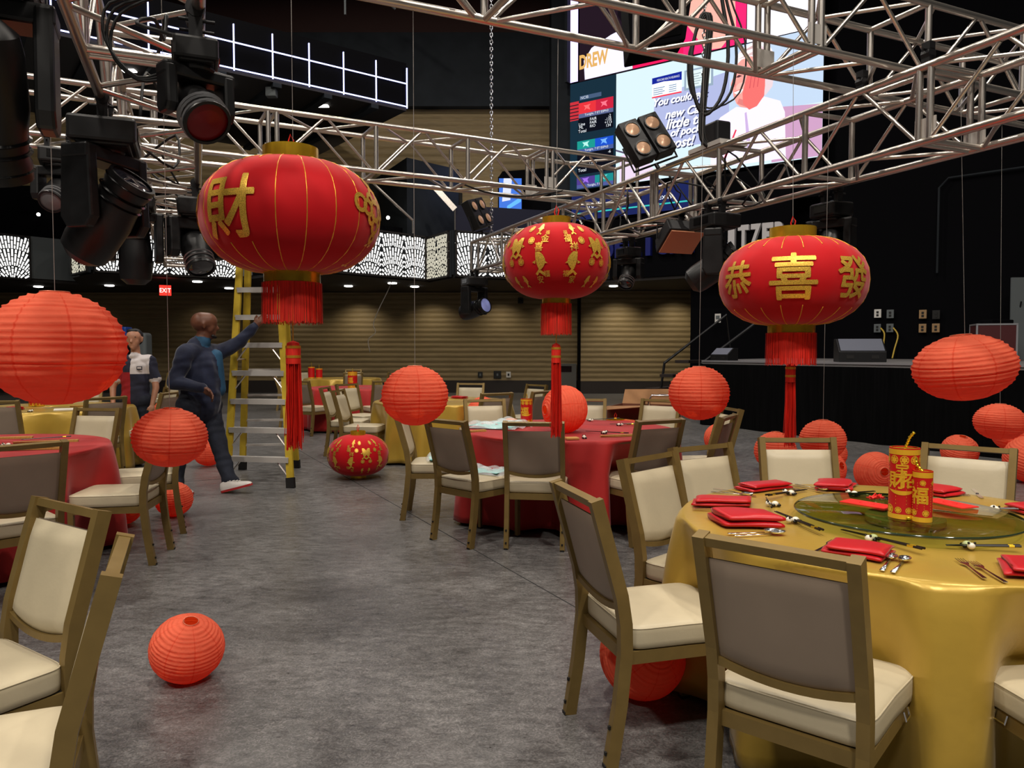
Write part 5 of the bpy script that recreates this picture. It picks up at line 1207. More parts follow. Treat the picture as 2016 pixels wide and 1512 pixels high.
# man in a polo shirt
pr = []
hd2 = Vector((-4.86, 9.82, 1.585)); fw2 = Vector((.12, -1, -.02)); P2 = head(pr, 3, hd2, fw2, 1.03)
pr += [(3, (-4.86, 9.85, 1.36), (-4.86, 9.84, 1.50), .058, .055, None), (1, (-4.86, 9.85, 1.345), (-4.86, 9.83, 1.375), .076, .066, None),
       (0, (-5.03, 9.85, 1.325), (-4.69, 9.85, 1.325), .072, .072, None), (0, (-4.86, 9.85, 1.22), (-4.87, 9.85, 1.0), .155, .15, (1.2, .82, 0)), (0, (-4.87, 9.85, .98), (-4.88, 9.85, .82), .15, .155, (1.15, .85, 0)),
       (0, (-4.67, 9.85, 1.31), (-4.615, 9.84, 1.10), .068, .075, None), (1, (-4.615, 9.84, 1.10), (-4.612, 9.84, 1.085), .074, .074, None), (3, (-4.62, 9.84, 1.12), (-4.585, 9.80, .97), .046, .042, None), (3, (-4.585, 9.80, .97), (-4.60, 9.72, .76), .042, .028, None),
       (0, (-5.05, 9.85, 1.31), (-5.11, 9.84, 1.10), .068, .075, None), (1, (-5.11, 9.84, 1.10), (-5.112, 9.84, 1.085), .074, .074, None), (3, (-5.105, 9.84, 1.12), (-5.14, 9.80, .97), .046, .042, None), (3, (-5.14, 9.80, .97), (-5.10, 9.72, .76), .042, .028, None),
       (4, (-4.96, 9.86, .80), (-4.78, 9.86, .80), .12, .12, None), (4, (-4.96, 9.86, .78), (-4.97, 9.85, .44), .10, .075, None), (4, (-4.97, 9.85, .44), (-4.97, 9.87, .1), .075, .065, None), (4, (-4.78, 9.86, .78), (-4.77, 9.85, .44), .10, .075, None), (4, (-4.77, 9.85, .44), (-4.77, 9.87, .1), .075, .065, None)]
hand(pr, 3, (-4.60, 9.72, .76), (0, -.1, -1), (-.5, -.8, 0), .5, .95); hand(pr, 3, (-5.10, 9.72, .76), (0, -.1, -1), (.5, -.8, 0), .5, .95)
def polo(c, lab):
    x, z = c[:, 0], c[:, 2]; k = lab == 0; core = k & (np.abs(x + 4.87) < .215)
    lab = lab.copy(); lab[core & (x > -4.875) & (z > 1.15)] = 1; lab[core & (x <= -4.875) & (z < 1.17)] = 2; return lab
t = thing('person', 'man in a navy, white and red polo shirt standing behind the largest paper lantern', 'person', (0, 0, 0))
mobj('body', body_mesh(pr, [M_pnavy, M_pwhite, M_pred, M_skin2, M_jeans], polo, cloth=(0, 1, 2, 4)), t); eyes(t, P2)
b = MB(); b.ball(P2(-.028, 0, .055), .102, 18, 12, (.96, .98, .90)); b.ball(P2(.03, .012, .108), .055, 12, 8, (1.25, .85, .6)); b.ball(P2(-.06, 0, .01), .088, 14, 10, (1.03, .75, .95)); obj('hair', b, M_hair, t, 'all')
b = MB()
for sg in (-1, 1): b.bar(P2(.098, sg * .018, .036), P2(.088, sg * .052, .038), .012, .009)
obj('eyebrows', b, M_hair, t)
b = MB(); b.box((-4.755, 9.722, 1.225), (.07, .004, .045)); o = obj('shirt_badge', b, M_pnavy, t); b = MB(); b.box((-4.755, 9.719, 1.228), (.05, .004, .022)); obj('badge_print', b, M_pwhite, o)
for x in (-4.97, -4.77): shoe(t, (x, 9.93, 0), (x, 9.66, 0), sole=M_white)

# ------------------------------------------------------------------ stage
STG = [(3.72, 14.9), (9.75, 5.0), (16.9, 5.0), (16.9, 20.5), (7.4, 20.5), (5.2, 17.6)]
b = MB(); b.prism(STG, 1.17, 1.25); ST = struct('stage_floor', b, M_stage, 'grey stage deck with a pale edge at right')
def skirt(p, q, name):
    p, q = Vector((*p, 0)), Vector((*q, 0)); L = (q - p).length; t = (q - p) / L; n = Vector((t.y, -t.x, 0))
    b = MB(); nn = int(L / .05)
    def fn(u, v):
        s = u * L; d = .035 * math.sin(s * 11 + math.sin(s * 3) * 2) * (1 - .5 * v); P = p + t * s + n * (.02 + d); return (P.x, P.y, v * 1.19)
    b.grid(fn, nn, 2); return struct(name, b, M_skirt, 'black pleated stage skirt', 'all')
skirt(STG[0], STG[1], 'trim_3'); skirt(STG[5], STG[0], 'trim_4')
M_edge = mat('stage_edge_trim', srgb(170, 170, 175), .35, .6)
b = MB(); b.bar((*STG[0], 1.245), (*STG[1], 1.245), .04, .03); obj('stage_edge', b, M_edge, ST)
b = MB(); b.prism([(6.85, 26.4), (6.6, 22.4), (8.0, 19.0), (13.0, 14.2), (16.9, 12.0), (16.9, 26.4)], 0, 12.8); struct('wall_stage_back', b, M_black, 'black drapes and walls behind the stage')
# handrails and steps beside the stage
t = thing('stage_steps', 'dark steps with sloping black handrails left of the stage', 'steps', (0, 0, 0))
for k in range(4):
    b = MB(); z = .31 * (k + 1) - .03; cx, cy = 3.15 + .28 * k, 16.6 - .25 * k + .9
    b.box((0, 0, 0), (.32, 1.1, .06), Matrix.Translation((cx, cy, z)) @ Matrix.Rotation(R(-40), 4, 'Z')); obj('tread', b, M_basebd, t)
for o_ in (0, 1.0):
    b = MB(); b.path([(3.25 + o_ * .75, 17.0 - o_ * .5, .0), (3.4 + o_ * .7, 17.0 - o_ * .5, 1.17), (4.77 + o_ * .75, 17.0 - o_ * .5, 2.24), (4.9 + o_ * .75, 17.0 - o_ * .5, 1.25)], .03, 8); obj('handrail', b, M_blackmetal, t)
def monitor(label, x, y, z, az, s=1.0):
    t = thing('stage_monitor', label, 'speaker', (x, y, z), az); t.scale = (s,) * 3
    b = MB(); b.prism([(-.25, 0), (.22, 0), (.22, .18), (-.05, .40), (-.25, .40)], -.38, .38, Matrix(((0, 0, 1, 0), (-1, 0, 0, 0), (0, 1, 0, 0), (0, 0, 0, 1)))); soft(obj('cabinet', b, M_blackmetal, t), .01)
    b = MB(); Mx = Matrix.Translation((0, -.088, .292)) @ Matrix.Rotation(R(-39.2), 4, 'X') ; b.box((0, 0, .004), (.70, .32, .012), Matrix.Translation((0, -.085, .293)) @ Matrix.Rotation(R(39.2), 4, 'X')); obj('grille', b, mat('pale_grille', srgb(112, 116, 130), .5, .3), t)
    for sx in (-1, 1):
        b = MB(); b.box((sx * .2, -.222, .09), (.12, .01, .06)); obj('connector_panel', b, M_glide, t)
monitor('wedge stage monitor with a pale sloped grille on the stage front', 6.02, 13.2, 1.25, 12, 1.0)
monitor('dark wedge monitor at the left end of the stage', 4.25, 15.3, 1.25, 60, .62)
t = thing('road_case', 'red road case with a pale top on the stage at right', 'case', (9.45, 15.0, 1.25), 20); b = MB(); b.box((0, 0, .36), (.68, .6, .66)); soft(obj('shell', b, mat('dark_red_case', srgb(70, 16, 20), .5), t), .01)
for sx in (-1, 1):
    for sy in (-1, 1):
        b = MB(); b.box((sx * .335, sy * .295, .36), (.03, .03, .68)); obj('corner_edge', b, M_edge, t)
b = MB(); b.box((0, 0, .705), (.70, .62, .03)); obj('lid', b, M_edge, t)
b = MB(); b.box((0, 0, .76), (.5, .35, .08)); soft(tag(obj('folded_cloth', b, M_black, None, False, (9.5, 15.0, 1.25), (0, 0, .2)), 'black folded cloth on the red road case', 'cloth'), .02)
t = thing('grey_flat', 'tall pale grey panel leaning at the right edge of the stage', 'panel', (10.4, 15.6, 1.25), 8); b = MB(); b.prism([(-.20, 0), (.24, 0), (.16, 1.7), (-.16, 1.7)], -.02, .02, Matrix.Rotation(R(86), 4, 'X')); obj('board', b, M_grey, t); b = MB(); b.tube((0, .02, 1.2), (0, .5, 0), .015); obj('strut', b, M_blackmetal, t)
M_brass = mat('tan_plate', srgb(150, 120, 84), .5)
SW = lambda px: None
for k, (x, y, z, m, l) in enumerate(((8.72, 18.22, 2.33, M_cream, 'white wall plate on the black stage wall'), (8.92, 18.02, 2.31, M_grey, 'grey wall plate right of the white one'), (8.72, 18.22, 1.98, M_grey, 'lower left outlet with a yellow cord'), (8.92, 18.02, 1.98, M_grey, 'lower right outlet with a yellow cord'), (9.42, 17.52, 2.28, M_brass, 'tan wall plate on the stage wall'), (9.62, 17.33, 2.26, M_glide, 'dark wall plate right of the tan one'), (9.42, 17.52, 1.96, M_brass, 'lower tan outlet on the stage wall'), (9.62, 17.33, 1.96, M_brass, 'lower right tan outlet on the stage wall'))):
    t = thing('wall_plate', l, 'wall plate', (x, y, z), 46, 'plates on the stage wall'); b = MB(); b.box((0, 0, 0), (.16, .03, .2)); soft(obj('cover', b, m, t), .006); b = MB(); b.box((0, -.018, .03), (.05, .01, .05)); b.box((0, -.018, -.04), (.05, .01, .05)); stuff(obj('socket', b, M_glide, t))
M_ycord = mat('yellow_cord', srgb(190, 160, 60), .5)
cable('left yellow cord plugged into the stage wall', [(8.75, 18.12, 1.98), (8.78, 18.0, 1.85), (8.72, 17.9, 1.6), (8.68, 17.8, 1.27)], .018, cat='cord', name='power_cord', m=M_ycord); cable('right yellow cord plugged into the stage wall', [(8.95, 17.92, 1.98), (9.0, 17.8, 1.8), (8.88, 17.7, 1.5), (8.78, 17.6, 1.27)], .018, cat='cord', name='power_cord', m=M_ycord)
# conduit on the dark wall
t = thing('wall_conduit', 'thin dark conduit bent along the black wall at upper right', 'conduit'); b = MB(); b.path([(9.6, 17.3, 3.2), (9.6, 17.3, 5.1), (9.75, 17.2, 5.3), (11.2, 15.75, 5.3)], .025, 6); obj('pipe', b, M_dark, t)

# ------------------------------------------------------------------ wall things
t = thing('exit_sign', 'small lit red EXIT sign below the soffit', 'sign', (-9.65, 21.3, 3.12), -25); b = MB(); b.box((0, 0, 0), (.30, .06, .28)); obj('housing', b, E_exit, t); vs, fs = G('EXIT', .01); b = MB(); b.add([(x * .1, -.034, y * .12) for x, y, _ in vs], fs); obj('lettering', b, glow('exit_letters', (1, .55, .5), 2.5), t); b = MB(); b.tube((0, 0, .14), (0, 0, .31), .015); obj('stem', b, M_black, t)
t = thing('wall_cabinet', 'grey recessed wall cabinet with a dark window beside the tassel', 'cabinet', (1.9, 26.05, 0)); b = MB(); b.box((0, 0, .5), (.6, .16, 1.0)); soft(obj('body', b, mat('grey_cabinet_paint', srgb(92, 90, 84), .6), t), .01); b = MB(); b.box((-.05, -.085, .82), (.36, .02, .2)); obj('window', b, M_blackgloss, t)
for x, m, l in ((-1.09, M_glide, 'small black outlet low on the back wall'), (-.5, M_glide, 'square black floor box plate on the back wall'), (-.12, M_cream, 'small white outlet low on the back wall')):
    t = thing('wall_outlet', l, 'outlet', (x, 26.15, .62), 0, 'outlets on the back wall'); b = MB(); b.box((0, 0, 0), (.16 if x != -.5 else .26, .03, .2 if x != -.5 else .26)); soft(obj('cover', b, m, t), .006); b = MB(); b.box((0, -.018, 0), (.06, .01, .08)); obj('socket', b, M_grey if m is M_glide else M_glide, t)
t = thing('wall_sensor', 'small black box high on the back wall left of the fish lantern fringe', 'sensor', (.29, 26.1, 3.15)); b = MB(); b.box((0, 0, 0), (.18, .1, .2)); soft(obj('housing', b, M_glide, t), .02); b = MB(); b.ball((0, -.05, 0), .05, 10, 8); obj('lens', b, M_blackgloss, t, 'all')
t = thing('notice_sheet', 'white notice fixed beside the stage handrail', 'notice', (5.55, 20.6, 2.32), 40); b = MB(); b.box((0, 0, 0), (.17, .01, .24)); obj('sheet', b, M_cream, t); b = MB(); b.box((0, -.007, .02), (.11, .004, .10)); obj('print', b, M_grey, t)
b = MB(); b.prism([(5.0, 21.4), (6.9, 20.2), (6.95, 26.3), (6.75, 26.3), (6.75, 25.0)], 0, 3.45); struct('wall_stage_side', b, M_black)
# water cooler behind the polo shirt man
t = thing('water_cooler', 'grey rounded cooler with a blue top behind the polo shirt man', 'cooler', (-9.6, 19.5, 0), 0); b = MB(); b.box((-.33, 0, .87), (.3, .34, 1.74)); soft(obj('pedestal', b, M_dark, t), .02); b = MB(); b.box((.12, 0, .95), (.42, .4, 1.9)); soft(obj('body', b, M_grey, t), .08, 4); b = MB(); b.box((-.33, 0, 1.90), (.32, .36, .3)); soft(obj('blue_top', b, mat('blue_plastic', srgb(26, 66, 150), .4), t), .04)
# cardboard box and cart
M_card = mat('cardboard', srgb(150, 108, 70), .8, noise=.08, nscale=6); M_cardd = mat('cardboard_side', srgb(110, 62, 42), .8, noise=.08, nscale=6)
t = thing('cardboard_box', 'open brown cardboard box behind the middle red table', 'box', (1.58, 9.1, 0), 25)
for p, q in (((-.36, -.3), (.36, -.3)), ((.36, -.3), (.36, .3)), ((.36, .3), (-.36, .3)), ((-.36, .3), (-.36, -.3))):
    b = MB(); b.bar((*p, .4), (*q, .4), .008, .78); obj('side', b, M_cardd, t)
b = MB(); b.box((0, 0, .01), (.72, .6, .012)); obj('bottom', b, M_card, t)
for a, c in (((-.36, -.3, .79), (-.62, -.1, .02)), ((.36, 0, .79), (.2, 0, .04)), ((0, .3, .79), (0, .22, .1))):
    b = MB(); x, y, z = a
    if y == -.3: b.add([(-.36, -.3, .79), (.36, -.3, .79), (.30, -.52, .83), (-.34, -.5, .76)], [(0, 1, 2, 3)])
    elif x == .36: b.add([(.36, -.3, .79), (.36, .3, .79), (.62, .3, .82), (.62, -.3, .80)], [(0, 1, 2, 3)])
    else: b.add([(-.36, .3, .79), (.36, .3, .79), (.36, .42, .98), (-.36, .42, .96)], [(0, 1, 2, 3)])
    f = obj('flap', b, M_card, t); f.modifiers.new('s', 'SOLIDIFY').thickness = .006
t = thing('hand_cart', 'chrome tube handle cart behind the middle red table', 'cart', (1.78, 8.75, 0), 10)
b = MB(); b.path([(-.2, .0, .12), (-.2, 0, .86), (-.17, 0, .93), (.13, 0, .93), (.16, 0, .86), (.16, 0, .12)], .014, 8); obj('handle', b, M_steel, t, 'all'); b = MB(); b.box((0, -.25, .12), (.4, .55, .03)); obj('platform', b, M_blackmetal, t)
for sx in (-.16, .14):
    for sy in (-.45, -.05):
        b = MB(); b.lathe([(.05, -.015), (.05, .015)], 14, Matrix.Translation((sx, sy, .05)) @ Matrix.Rotation(R(90), 4, 'Y'), True, True); obj('wheel', b, M_glide, t)
velvet_lantern('folded red velvet lantern leaning behind the lying paper lantern', (1.15, 8.45, .60), .36, .16, .1, .02, [('coin', 20, .0, .1), ('coin', 50, .0, .1)], 0, None, face(1.1, 8.4), 8, GP, ribs=True)['label']
o = COL.objects[-1] if False else None

# ------------------------------------------------------------------ screens
AZS = R(124.9); TS = Vector((math.sin(AZS), math.cos(AZS), 0)); NS = Vector((TS.y, -TS.x, 0)); S0 = Vector((2.85, 22.3, 0))
if NS.y > 0: NS = -NS
def scr(s, z, off=0): P = S0 + TS * s + NS * off; return (P.x, P.y, z)
EM = {}
def em(r, g, b_, k=1.0):
    key = (r, g, b_, k)
    if key not in EM: EM[key] = glow('screen_%02x%02x%02x' % (r, g, b_), srgb(r, g, b_), k * 1.12)
    return EM[key]
def poly_on(parent, name, pts, off, m):
    b = MB(); b.add([scr(s, z, off) for s, z in pts], [tuple(range(len(pts)))]); bm = None
    return obj(name, b, m, parent)
def text_on(parent, txt, s, z, h, off, m, bold=.0, shear=0, wmax=None):
    vs, fs = G(txt, bold, None, shear); w = (max(v[0] for v in vs) - min(v[0] for v in vs)) * h; k = 1 if not wmax or w <= wmax else wmax / w
    b = MB(); b.add([scr(s + x * h * k, z + y * h, off) for x, y, _ in vs], fs); return obj('screen_text', b, m, parent)
def rect(s0, s1, z0, z1): return [(s0, z0), (s1, z0), (s1, z1), (s0, z1)]
V = thing('video_wall', 'large bright video wall showing adverts and a show above the fish lantern', 'screen')
for sa, zc_, zh_ in ((-1.36, 7.79, 3.18), (-1.05, 11.09, 3.42)):
    b = MB(); a, c = scr(sa, 0, -.2), scr(5.84, 0, -.2); b.bar((a[0], a[1], zc_), (c[0], c[1], zc_), .3, zh_); obj('cabinet', b, M_black, V)
poly_on(V, 'advert_panel', rect(.17, 5.82, 6.22, 9.36), .0, em(216, 238, 246, 1.0))
poly_on(V, 'show_panel', rect(-1.05, 5.82, 9.38, 12.7), .0, em(36, 24, 34))
P = lambda name, pts, off, m: poly_on(V, name, pts, off, m)
P('pale_head_shape', [(-.85, 9.40), (-.89, 9.96), (-.63, 10.27), (0, 10.5), (.46, 10.6), (.66, 10.2), (.69, 9.40)], .02, em(226, 222, 246, 1.2))
P('pink_field', [(.69, 9.40), (2.3, 9.40), (2.3, 12.7), (1.2, 12.7), (.69, 10.4)], .01, em(240, 26, 90, 1.1)); P('black_gap', [(.75, 10.1), (1.2, 10.9), (1.6, 12.7), (.4, 12.7), (.2, 11.0)], .015, em(22, 16, 22)); P('pink_sleeve', [(2.2, 9.40), (3.90, 9.40), (3.95, 12.7), (2.2, 12.7)], .02, em(255, 40, 110, 1.15)); P('forearm', [(2.1, 10.5), (2.4, 12.7), (3.5, 12.7), (3.65, 9.8), (3.25, 9.40), (2.85, 9.43)], .03, em(255, 176, 160, 1.1)); P('white_field', rect(3.93, 5.82, 9.38, 12.7), .02, em(240, 240, 255, 1.3))
text_on(V, 'DREW', -.55, 9.92, .42, .04, em(226, 176, 100, 1.0), .04, 0, .95)
P('odds_panel', rect(-1.35, .16, 6.22, 9.36), .01, em(24, 46, 60)); P('odds_header', rect(-1.02, -.3, 8.83, 8.95), .02, em(70, 90, 120)); text_on(V, 'NCIB', -.85, 8.89, .08, .03, em(210, 220, 230))
for (s0, s1, z0, z1, c1) in ((-1.35, -1.05, 8.27, 8.82, (200, 50, 60)), (-1.05, -.48, 8.43, 8.75, (228, 52, 60)), (-.48, .09, 8.43, 8.75, (200, 36, 62)), (-1.05, .09, 8.31, 8.43, (90, 100, 140)), (-1.07, .09, 7.87, 8.31, (14, 16, 26)), (-1.1, -.5, 7.4, 7.64, (30, 150, 140)), (-.5, .1, 7.4, 7.64, (30, 80, 200)), (-1.1, .1, 7.28, 7.4, (70, 90, 150)), (-1.1, .1, 6.66, 7.28, (14, 16, 26)), (-1.11, -.5, 6.36, 6.58, (80, 60, 140)), (-.5, .1, 6.36, 6.58, (30, 140, 140)), (-1.11, .1, 6.25, 6.36, (80, 90, 150))): P('odds_row', rect(s0, s1, z0, z1), .02, em(*c1))
for k in range(5): P('odds_stripe', rect(-1.35, -1.05, 8.3 + k * .1, 8.33 + k * .1), .03, em(40, 30, 40))
WT = em(235, 240, 245)
for tx, s, z, h in (('Tonight, 7 ET ESPN3', -.45, 8.37, .085), ('Line', -.93, 8.12, .09), ('ML', -.95, 8.03, .08), ('Total', -.92, 7.92, .09), ('FAIR', -.55, 8.22, .08), ('FAIR', -.55, 8.12, .08), ('RIO', -.57, 8.02, .08), ('-2', -.02, 8.22, .08), ('-135', -.06, 8.13, .08), ('+115', -.06, 8.04, .08), ('134', -.05, 7.95, .08), ('Tonight, 7 ET ESPN3', -.45, 7.34, .085), ('-6', -.02, 7.2, .08), ('MAN', -.55, 6.98, .08), ('OU', -.57, 6.88, .08), ('Total', -.92, 6.78, .09), ('Tonight, 7 ET', -.5, 6.305, .08)): text_on(V, tx, s, z, h, .04, WT)
for s, z, cc in ((-.76, 8.59, (255, 110, 110)), (-.2, 8.59, (255, 120, 140)), (-.8, 7.52, (180, 240, 230)), (-.2, 7.52, (120, 180, 255)), (-.8, 6.47, (160, 110, 230)), (-.2, 6.47, (120, 220, 210))):
    P('team_mark', [(s - .1, z - .08), (s - .02, z - .03), (s + .1, z - .09), (s + .06, z + .02), (s + .12, z + .08), (s - .03, z + .06), (s - .12, z + .07), (s - .06, z)], .035, em(*cc))
P('grey_block', [(1.25, 6.99), (3.48, 7.0), (3.48, 8.77), (1.38, 8.50)], .01, em(176, 184, 224)); P('card_sheet', rect(1.30, 2.17, 8.48, 9.0), .03, em(250, 252, 252, 1.2)); P('card_header', [(1.30, 8.83), (1.65, 8.85), (2.17, 8.79), (2.17, 9.02), (1.30, 9.0)], .04, em(24, 40, 150)); P('card_stripe', rect(1.30, 2.17, 8.45, 8.49), .04, em(240, 60, 80)); text_on(V, 'MEDICARE HEALTH INSURANCE', 1.78, 8.91, .06, .05, WT, 0, 0, .66)
for k in range(4): P('card_line', rect(1.34, 1.62 + .06 * (k % 2), 8.53 + k * .055, 8.55 + k * .055), .04, em(70, 120, 160)); P('card_line', rect(1.80, 2.02, 8.53 + k * .055, 8.55 + k * .055), .04, em(90, 130, 170))
P('certificate_frame', rect(2.24, 3.05, 8.48, 9.02), .03, em(150, 170, 190)); P('certificate', rect(2.30, 2.99, 8.54, 8.97), .04, em(225, 240, 240))
for k in range(5): P('certificate_line', rect(2.38, 2.66 + .05 * (k % 3), 8.60 + .065 * k, 8.615 + .065 * k), .05, em(120, 140, 150))
for tx, s, z in (('You could get', 2.14, 8.28), ('new Ca', 2.19, 7.93), ('little to', 2.28, 7.66), ('of pocket', 2.42, 7.38), ('cost!', 2.2, 7.12)):
    text_on(V, tx, s + .03, z - .03, .27 if tx[0] != 'n' else .23, .045, em(60, 64, 100), .025, .3, 1.55); text_on(V, tx, s, z, .27 if tx[0] != 'n' else .23, .055, em(255, 255, 255, 1.5), .02, .3, 1.55)
def blob(cs, cz, rs, rz, n=20, a0=0): return [(cs + rs * math.cos(a0 + 2 * math.pi * k / n), cz + rz * math.sin(a0 + 2 * math.pi * k / n)) for k in range(n)]
P('sofa_picture', [(4.6, 7.62), (5.82, 7.50), (5.82, 6.24), (4.6, 6.24)], .012, em(206, 160, 196)); P('wall_picture', rect(3.48, 5.82, 7.55, 9.36), .006, em(196, 216, 240))
P('hair_picture', blob(4.12, 8.86, .50, .50, 28), .02, em(255, 240, 240, 1.05)); P('hair_back_picture', [(4.2, 9.3), (4.55, 9.05), (4.66, 8.6), (4.60, 8.15), (4.42, 7.95), (4.3, 8.2)], .021, em(236, 214, 220)); P('hair_strand', [(3.72, 9.15), (4.1, 9.28), (4.5, 9.05), (4.1, 9.2)], .04, em(214, 180, 180)); P('hair_strand', [(3.68, 9.0), (4.1, 9.12), (4.5, 8.8), (4.1, 9.04)], .04, em(226, 196, 196))
face_ = [(3.62, 8.72), (3.66, 8.86), (3.80, 8.98), (4.05, 9.02), (4.28, 8.86), (4.40, 8.6), (4.42, 8.2), (4.38, 7.92), (4.15, 7.74), (3.95, 7.72), (3.78, 7.78), (3.68, 7.88), (3.64, 7.98), (3.60, 8.08), (3.585, 8.20), (3.575, 8.30), (3.52, 8.38), (3.535, 8.45), (3.585, 8.56)]
P('face_picture', face_, .03, em(248, 166, 156)); P('cheek_picture', blob(3.80, 8.28, .13, .12), .032, em(255, 190, 178)); P('jaw_shade', [(3.70, 7.88), (3.95, 7.74), (4.3, 7.85), (4.3, 8.05), (3.95, 7.9), (3.75, 8.0)], .033, em(226, 130, 126))
P('hand_picture', [(3.86, 7.84), (3.84, 8.10), (3.90, 8.36), (3.96, 8.56), (4.03, 8.60), (4.06, 8.48), (4.12, 8.64), (4.19, 8.66), (4.22, 8.52), (4.27, 8.62), (4.34, 8.58), (4.36, 8.42), (4.42, 8.36), (4.40, 7.95), (4.22, 7.72), (4.02, 7.66)], .04, em(242, 116, 112))
for k in range(3): P('finger_line', [(4.02 + .10 * k, 8.20), (4.035 + .10 * k, 8.20), (4.075 + .10 * k, 8.50), (4.06 + .10 * k, 8.50)], .05, em(206, 76, 86))
P('eye_picture', [(3.66, 8.55), (3.74, 8.60), (3.83, 8.56), (3.74, 8.53)], .05, em(90, 54, 62)); P('brow_picture', [(3.64, 8.66), (3.75, 8.72), (3.88, 8.67), (3.75, 8.70)], .05, em(200, 130, 120)); P('nose_shade', [(3.56, 8.34), (3.64, 8.30), (3.68, 8.36), (3.62, 8.46)], .05, em(230, 136, 130)); P('mouth_picture', [(3.61, 8.17), (3.70, 8.10), (3.80, 8.12), (3.86, 8.22), (3.72, 8.19)], .05, em(255, 250, 250, 1.1)); P('lip_picture', [(3.60, 8.18), (3.72, 8.20), (3.87, 8.24), (3.72, 8.215)], .051, em(214, 80, 96))
P('sweater_picture', [(3.0, 7.24), (3.25, 7.6), (3.68, 7.80), (4.0, 7.70), (4.40, 7.93), (4.8, 7.75), (4.92, 7.45), (4.96, 6.3), (3.0, 6.3)], .025, em(240, 226, 250, 1.15)); P('sleeve_fold', [(3.9, 7.6), (3.95, 7.62), (4.05, 6.9), (3.98, 6.6), (3.95, 7.0)], .03, em(206, 180, 226)); P('phone_strap', [(3.35, 6.5), (3.42, 6.5), (3.7, 7.2), (3.66, 7.22)], .03, em(230, 70, 90)); P('pillow_picture', [(.3, 6.24), (.3, 7.0), (.7, 7.15), (1.0, 7.1), (1.5, 6.24)], .012, em(236, 216, 238)); P('pillow_line', [(.18, 7.22), (.6, 7.05), (1.1, 7.05), (1.1, 7.02), (.6, 7.0), (.18, 7.17)], .02, em(90, 80, 110))
# ribbon board, sign letters, side strip
t = thing('ribbon_board', 'dark blue ticker board under the video wall', 'screen'); b = MB(); a, c = scr(-1.36, 0, -.1), scr(5.84, 0, -.1); b.bar((a[0], a[1], 5.70), (c[0], c[1], 5.70), .1, .85); obj('cabinet', b, M_black, t); poly_on(t, 'display', rect(-1.3, 2.6, 5.32, 6.08), .0, em(30, 38, 88)); poly_on(t, 'teal_line', rect(-1.3, 2.6, 5.50, 5.54), .01, em(60, 200, 190)); text_on(t, 'Texas', 1.63, 5.72, .16, .02, WT); text_on(t, '10 Texas', -.3, 5.72, .16, .02, WT)
def letters(name, label, txt, s0, s1, z0, z1, m, cat='sign'):
    t = thing(name, label, cat, scr((s0 + s1) / 2, z0, .05)); n = len(txt)
    for k, ch in enumerate(txt):
        vs, fs = glyph(ch, .05, .16); w0 = (s1 - s0) / n; x0, x1 = min(v[0] for v in vs), max(v[0] for v in vs); kx = min(w0 * .9 / (x1 - x0), (z1 - z0) * 1.2); base = Vector(scr((s0 + s1) / 2, z0, .05))
        b = MB(); b.add([Vector(scr(s0 + w0 * (k + .5) + x * kx, (z0 + z1) / 2 + y * (z1 - z0), .10 + (.08 if z > 0 else -.06))) - base for x, y, z in vs], fs); obj('letter', b, m, t)
letters('sign_letters', 'white block letters of a wall sign left of the lantern with three gold characters', 'ITZER', 3.48, 5.05, 4.12, 4.70, mat('white_letter', srgb(200, 198, 200), .5))
letters('sign_letters', 'dark blue block letters of a wall sign behind the fixtures', 'DELIGHT', -.2, 2.75, 4.10, 4.60, mat('blue_letter', srgb(26, 34, 110), .4))
t = thing('light_strip', 'tall glowing violet strip at the left edge of the video wall', 'light strip', scr(-1.2, 9.4, .03)); b = MB(); bs = Vector(scr(-1.2, 9.4, .03)); b.add([Vector(scr(s, z, o)) - bs for s, z, o in ((-1.34, 9.4, .03), (-1.08, 9.4, .03), (-1.08, 12.9, .03), (-1.34, 12.9, .03))], [(0, 1, 2, 3)]); obj('tube', b, E_purple, t); b = MB(); b.bar((-.25 * TS.x, -.25 * TS.y, 1.75), (-.16 * TS.x, -.16 * TS.y, 1.75), .3, 3.5); obj('housing', b, M_dark, t)
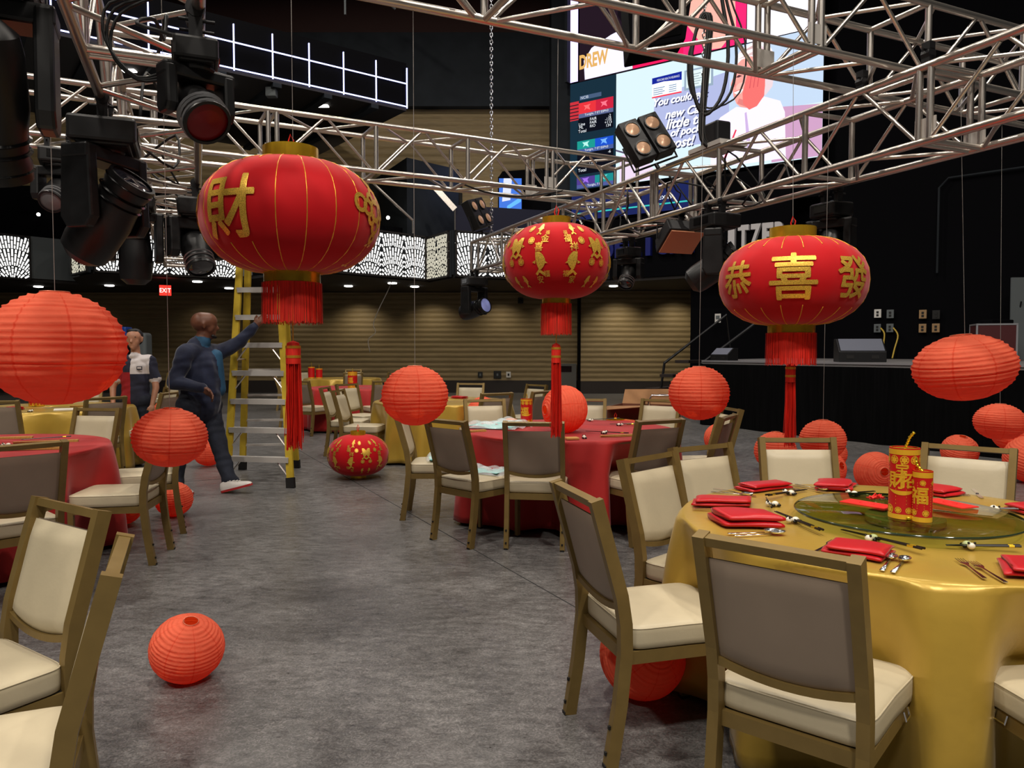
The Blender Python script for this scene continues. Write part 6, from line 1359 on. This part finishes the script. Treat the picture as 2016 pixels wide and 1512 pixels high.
# television on the upper level and its neighbours
t = thing('television', 'bright blue television on the upper level left of the video wall', 'television', (-.05, 23.3, 5.7), 0); b = MB(); b.box((0, .03, .45), (.75, .06, 1.1)); obj('casing', b, M_black, t); b = MB(); b.add([(-.34, -.005, -.05), (.34, -.005, -.05), (.34, -.005, .95), (-.34, -.005, .95)], [(0, 1, 2, 3)]); obj('display', b, em(70, 120, 220), t); b = MB(); b.add([(-.25, -.01, .25), (0, -.01, .3), (.05, -.01, .95), (-.2, -.01, .95)], [(0, 1, 2, 3)]); obj('bright_figure', b, em(220, 225, 245), t); b = MB(); b.add([(-.1, -.012, .0), (.32, -.012, .25), (.32, -.012, .4), (-.1, -.012, .12)], [(0, 1, 2, 3)]); obj('light_bar', b, em(90, 160, 255, 1.4), t); b = MB(); b.box((0, .15, -.05), (.1, .3, .1)); obj('wall_bracket', b, M_black, t)
t = thing('upper_handrail', 'pale slanting handrail above the leaf panel right of the largest lantern', 'handrail', (0, 0, 0)); b = MB(); b.tube((-4.0, 21.0, 6.2), (-2.75, 21.3, 5.05), .04); obj('rail', b, M_alu, t); b = MB(); b.tube((-2.75, 21.3, 5.05), (-2.75, 21.3, 4.7), .025); obj('post', b, M_alu, t)
t = thing('upper_handrail', 'second slanting handrail left of the far blinder light', 'handrail', (0, 0, 0)); b = MB(); b.bar((-2.15, 21.5, 6.0), (-1.6, 21.55, 5.4), .05, .16); obj('rail', b, M_alu, t); b = MB(); b.tube((-1.6, 21.55, 5.4), (-1.6, 21.6, 4.7), .025); obj('post', b, M_alu, t)
for k, (x, y, z) in enumerate(((-3.42, 21.2, 5.05), (-3.75, 21.0, 5.25), (-13.8, 22.4, 5.35))):
    t = thing('desk_lamp', f'{["brighter", "dimmer", "far left"][k]} tiny glowing lamp on the upper level parapet', 'lamp', (x, y, z)); b = MB(); b.ball((0, 0, .06), .05, 10, 8); obj('bulb', b, E_down, t, 'all'); b = MB(); b.tube((0, 0, -.3), (0, 0, .03), .012); obj('stem', b, M_black, t)
for x, y, z, e, c in ((-1.3, 22.4, 6.5, 14, (.4, .5, 1)),): lamp('upper_level_glow', 'POINT', (x, y, z), e, .2, c)
for x in (-14, -9.5, -5.5, -1.0): lamp('upper_wall_washer', 'SPOT', (x, 23.9, 5.0), 55, .1, (1, .86, .66), (x, 24.9, 8.0), 110, .9)
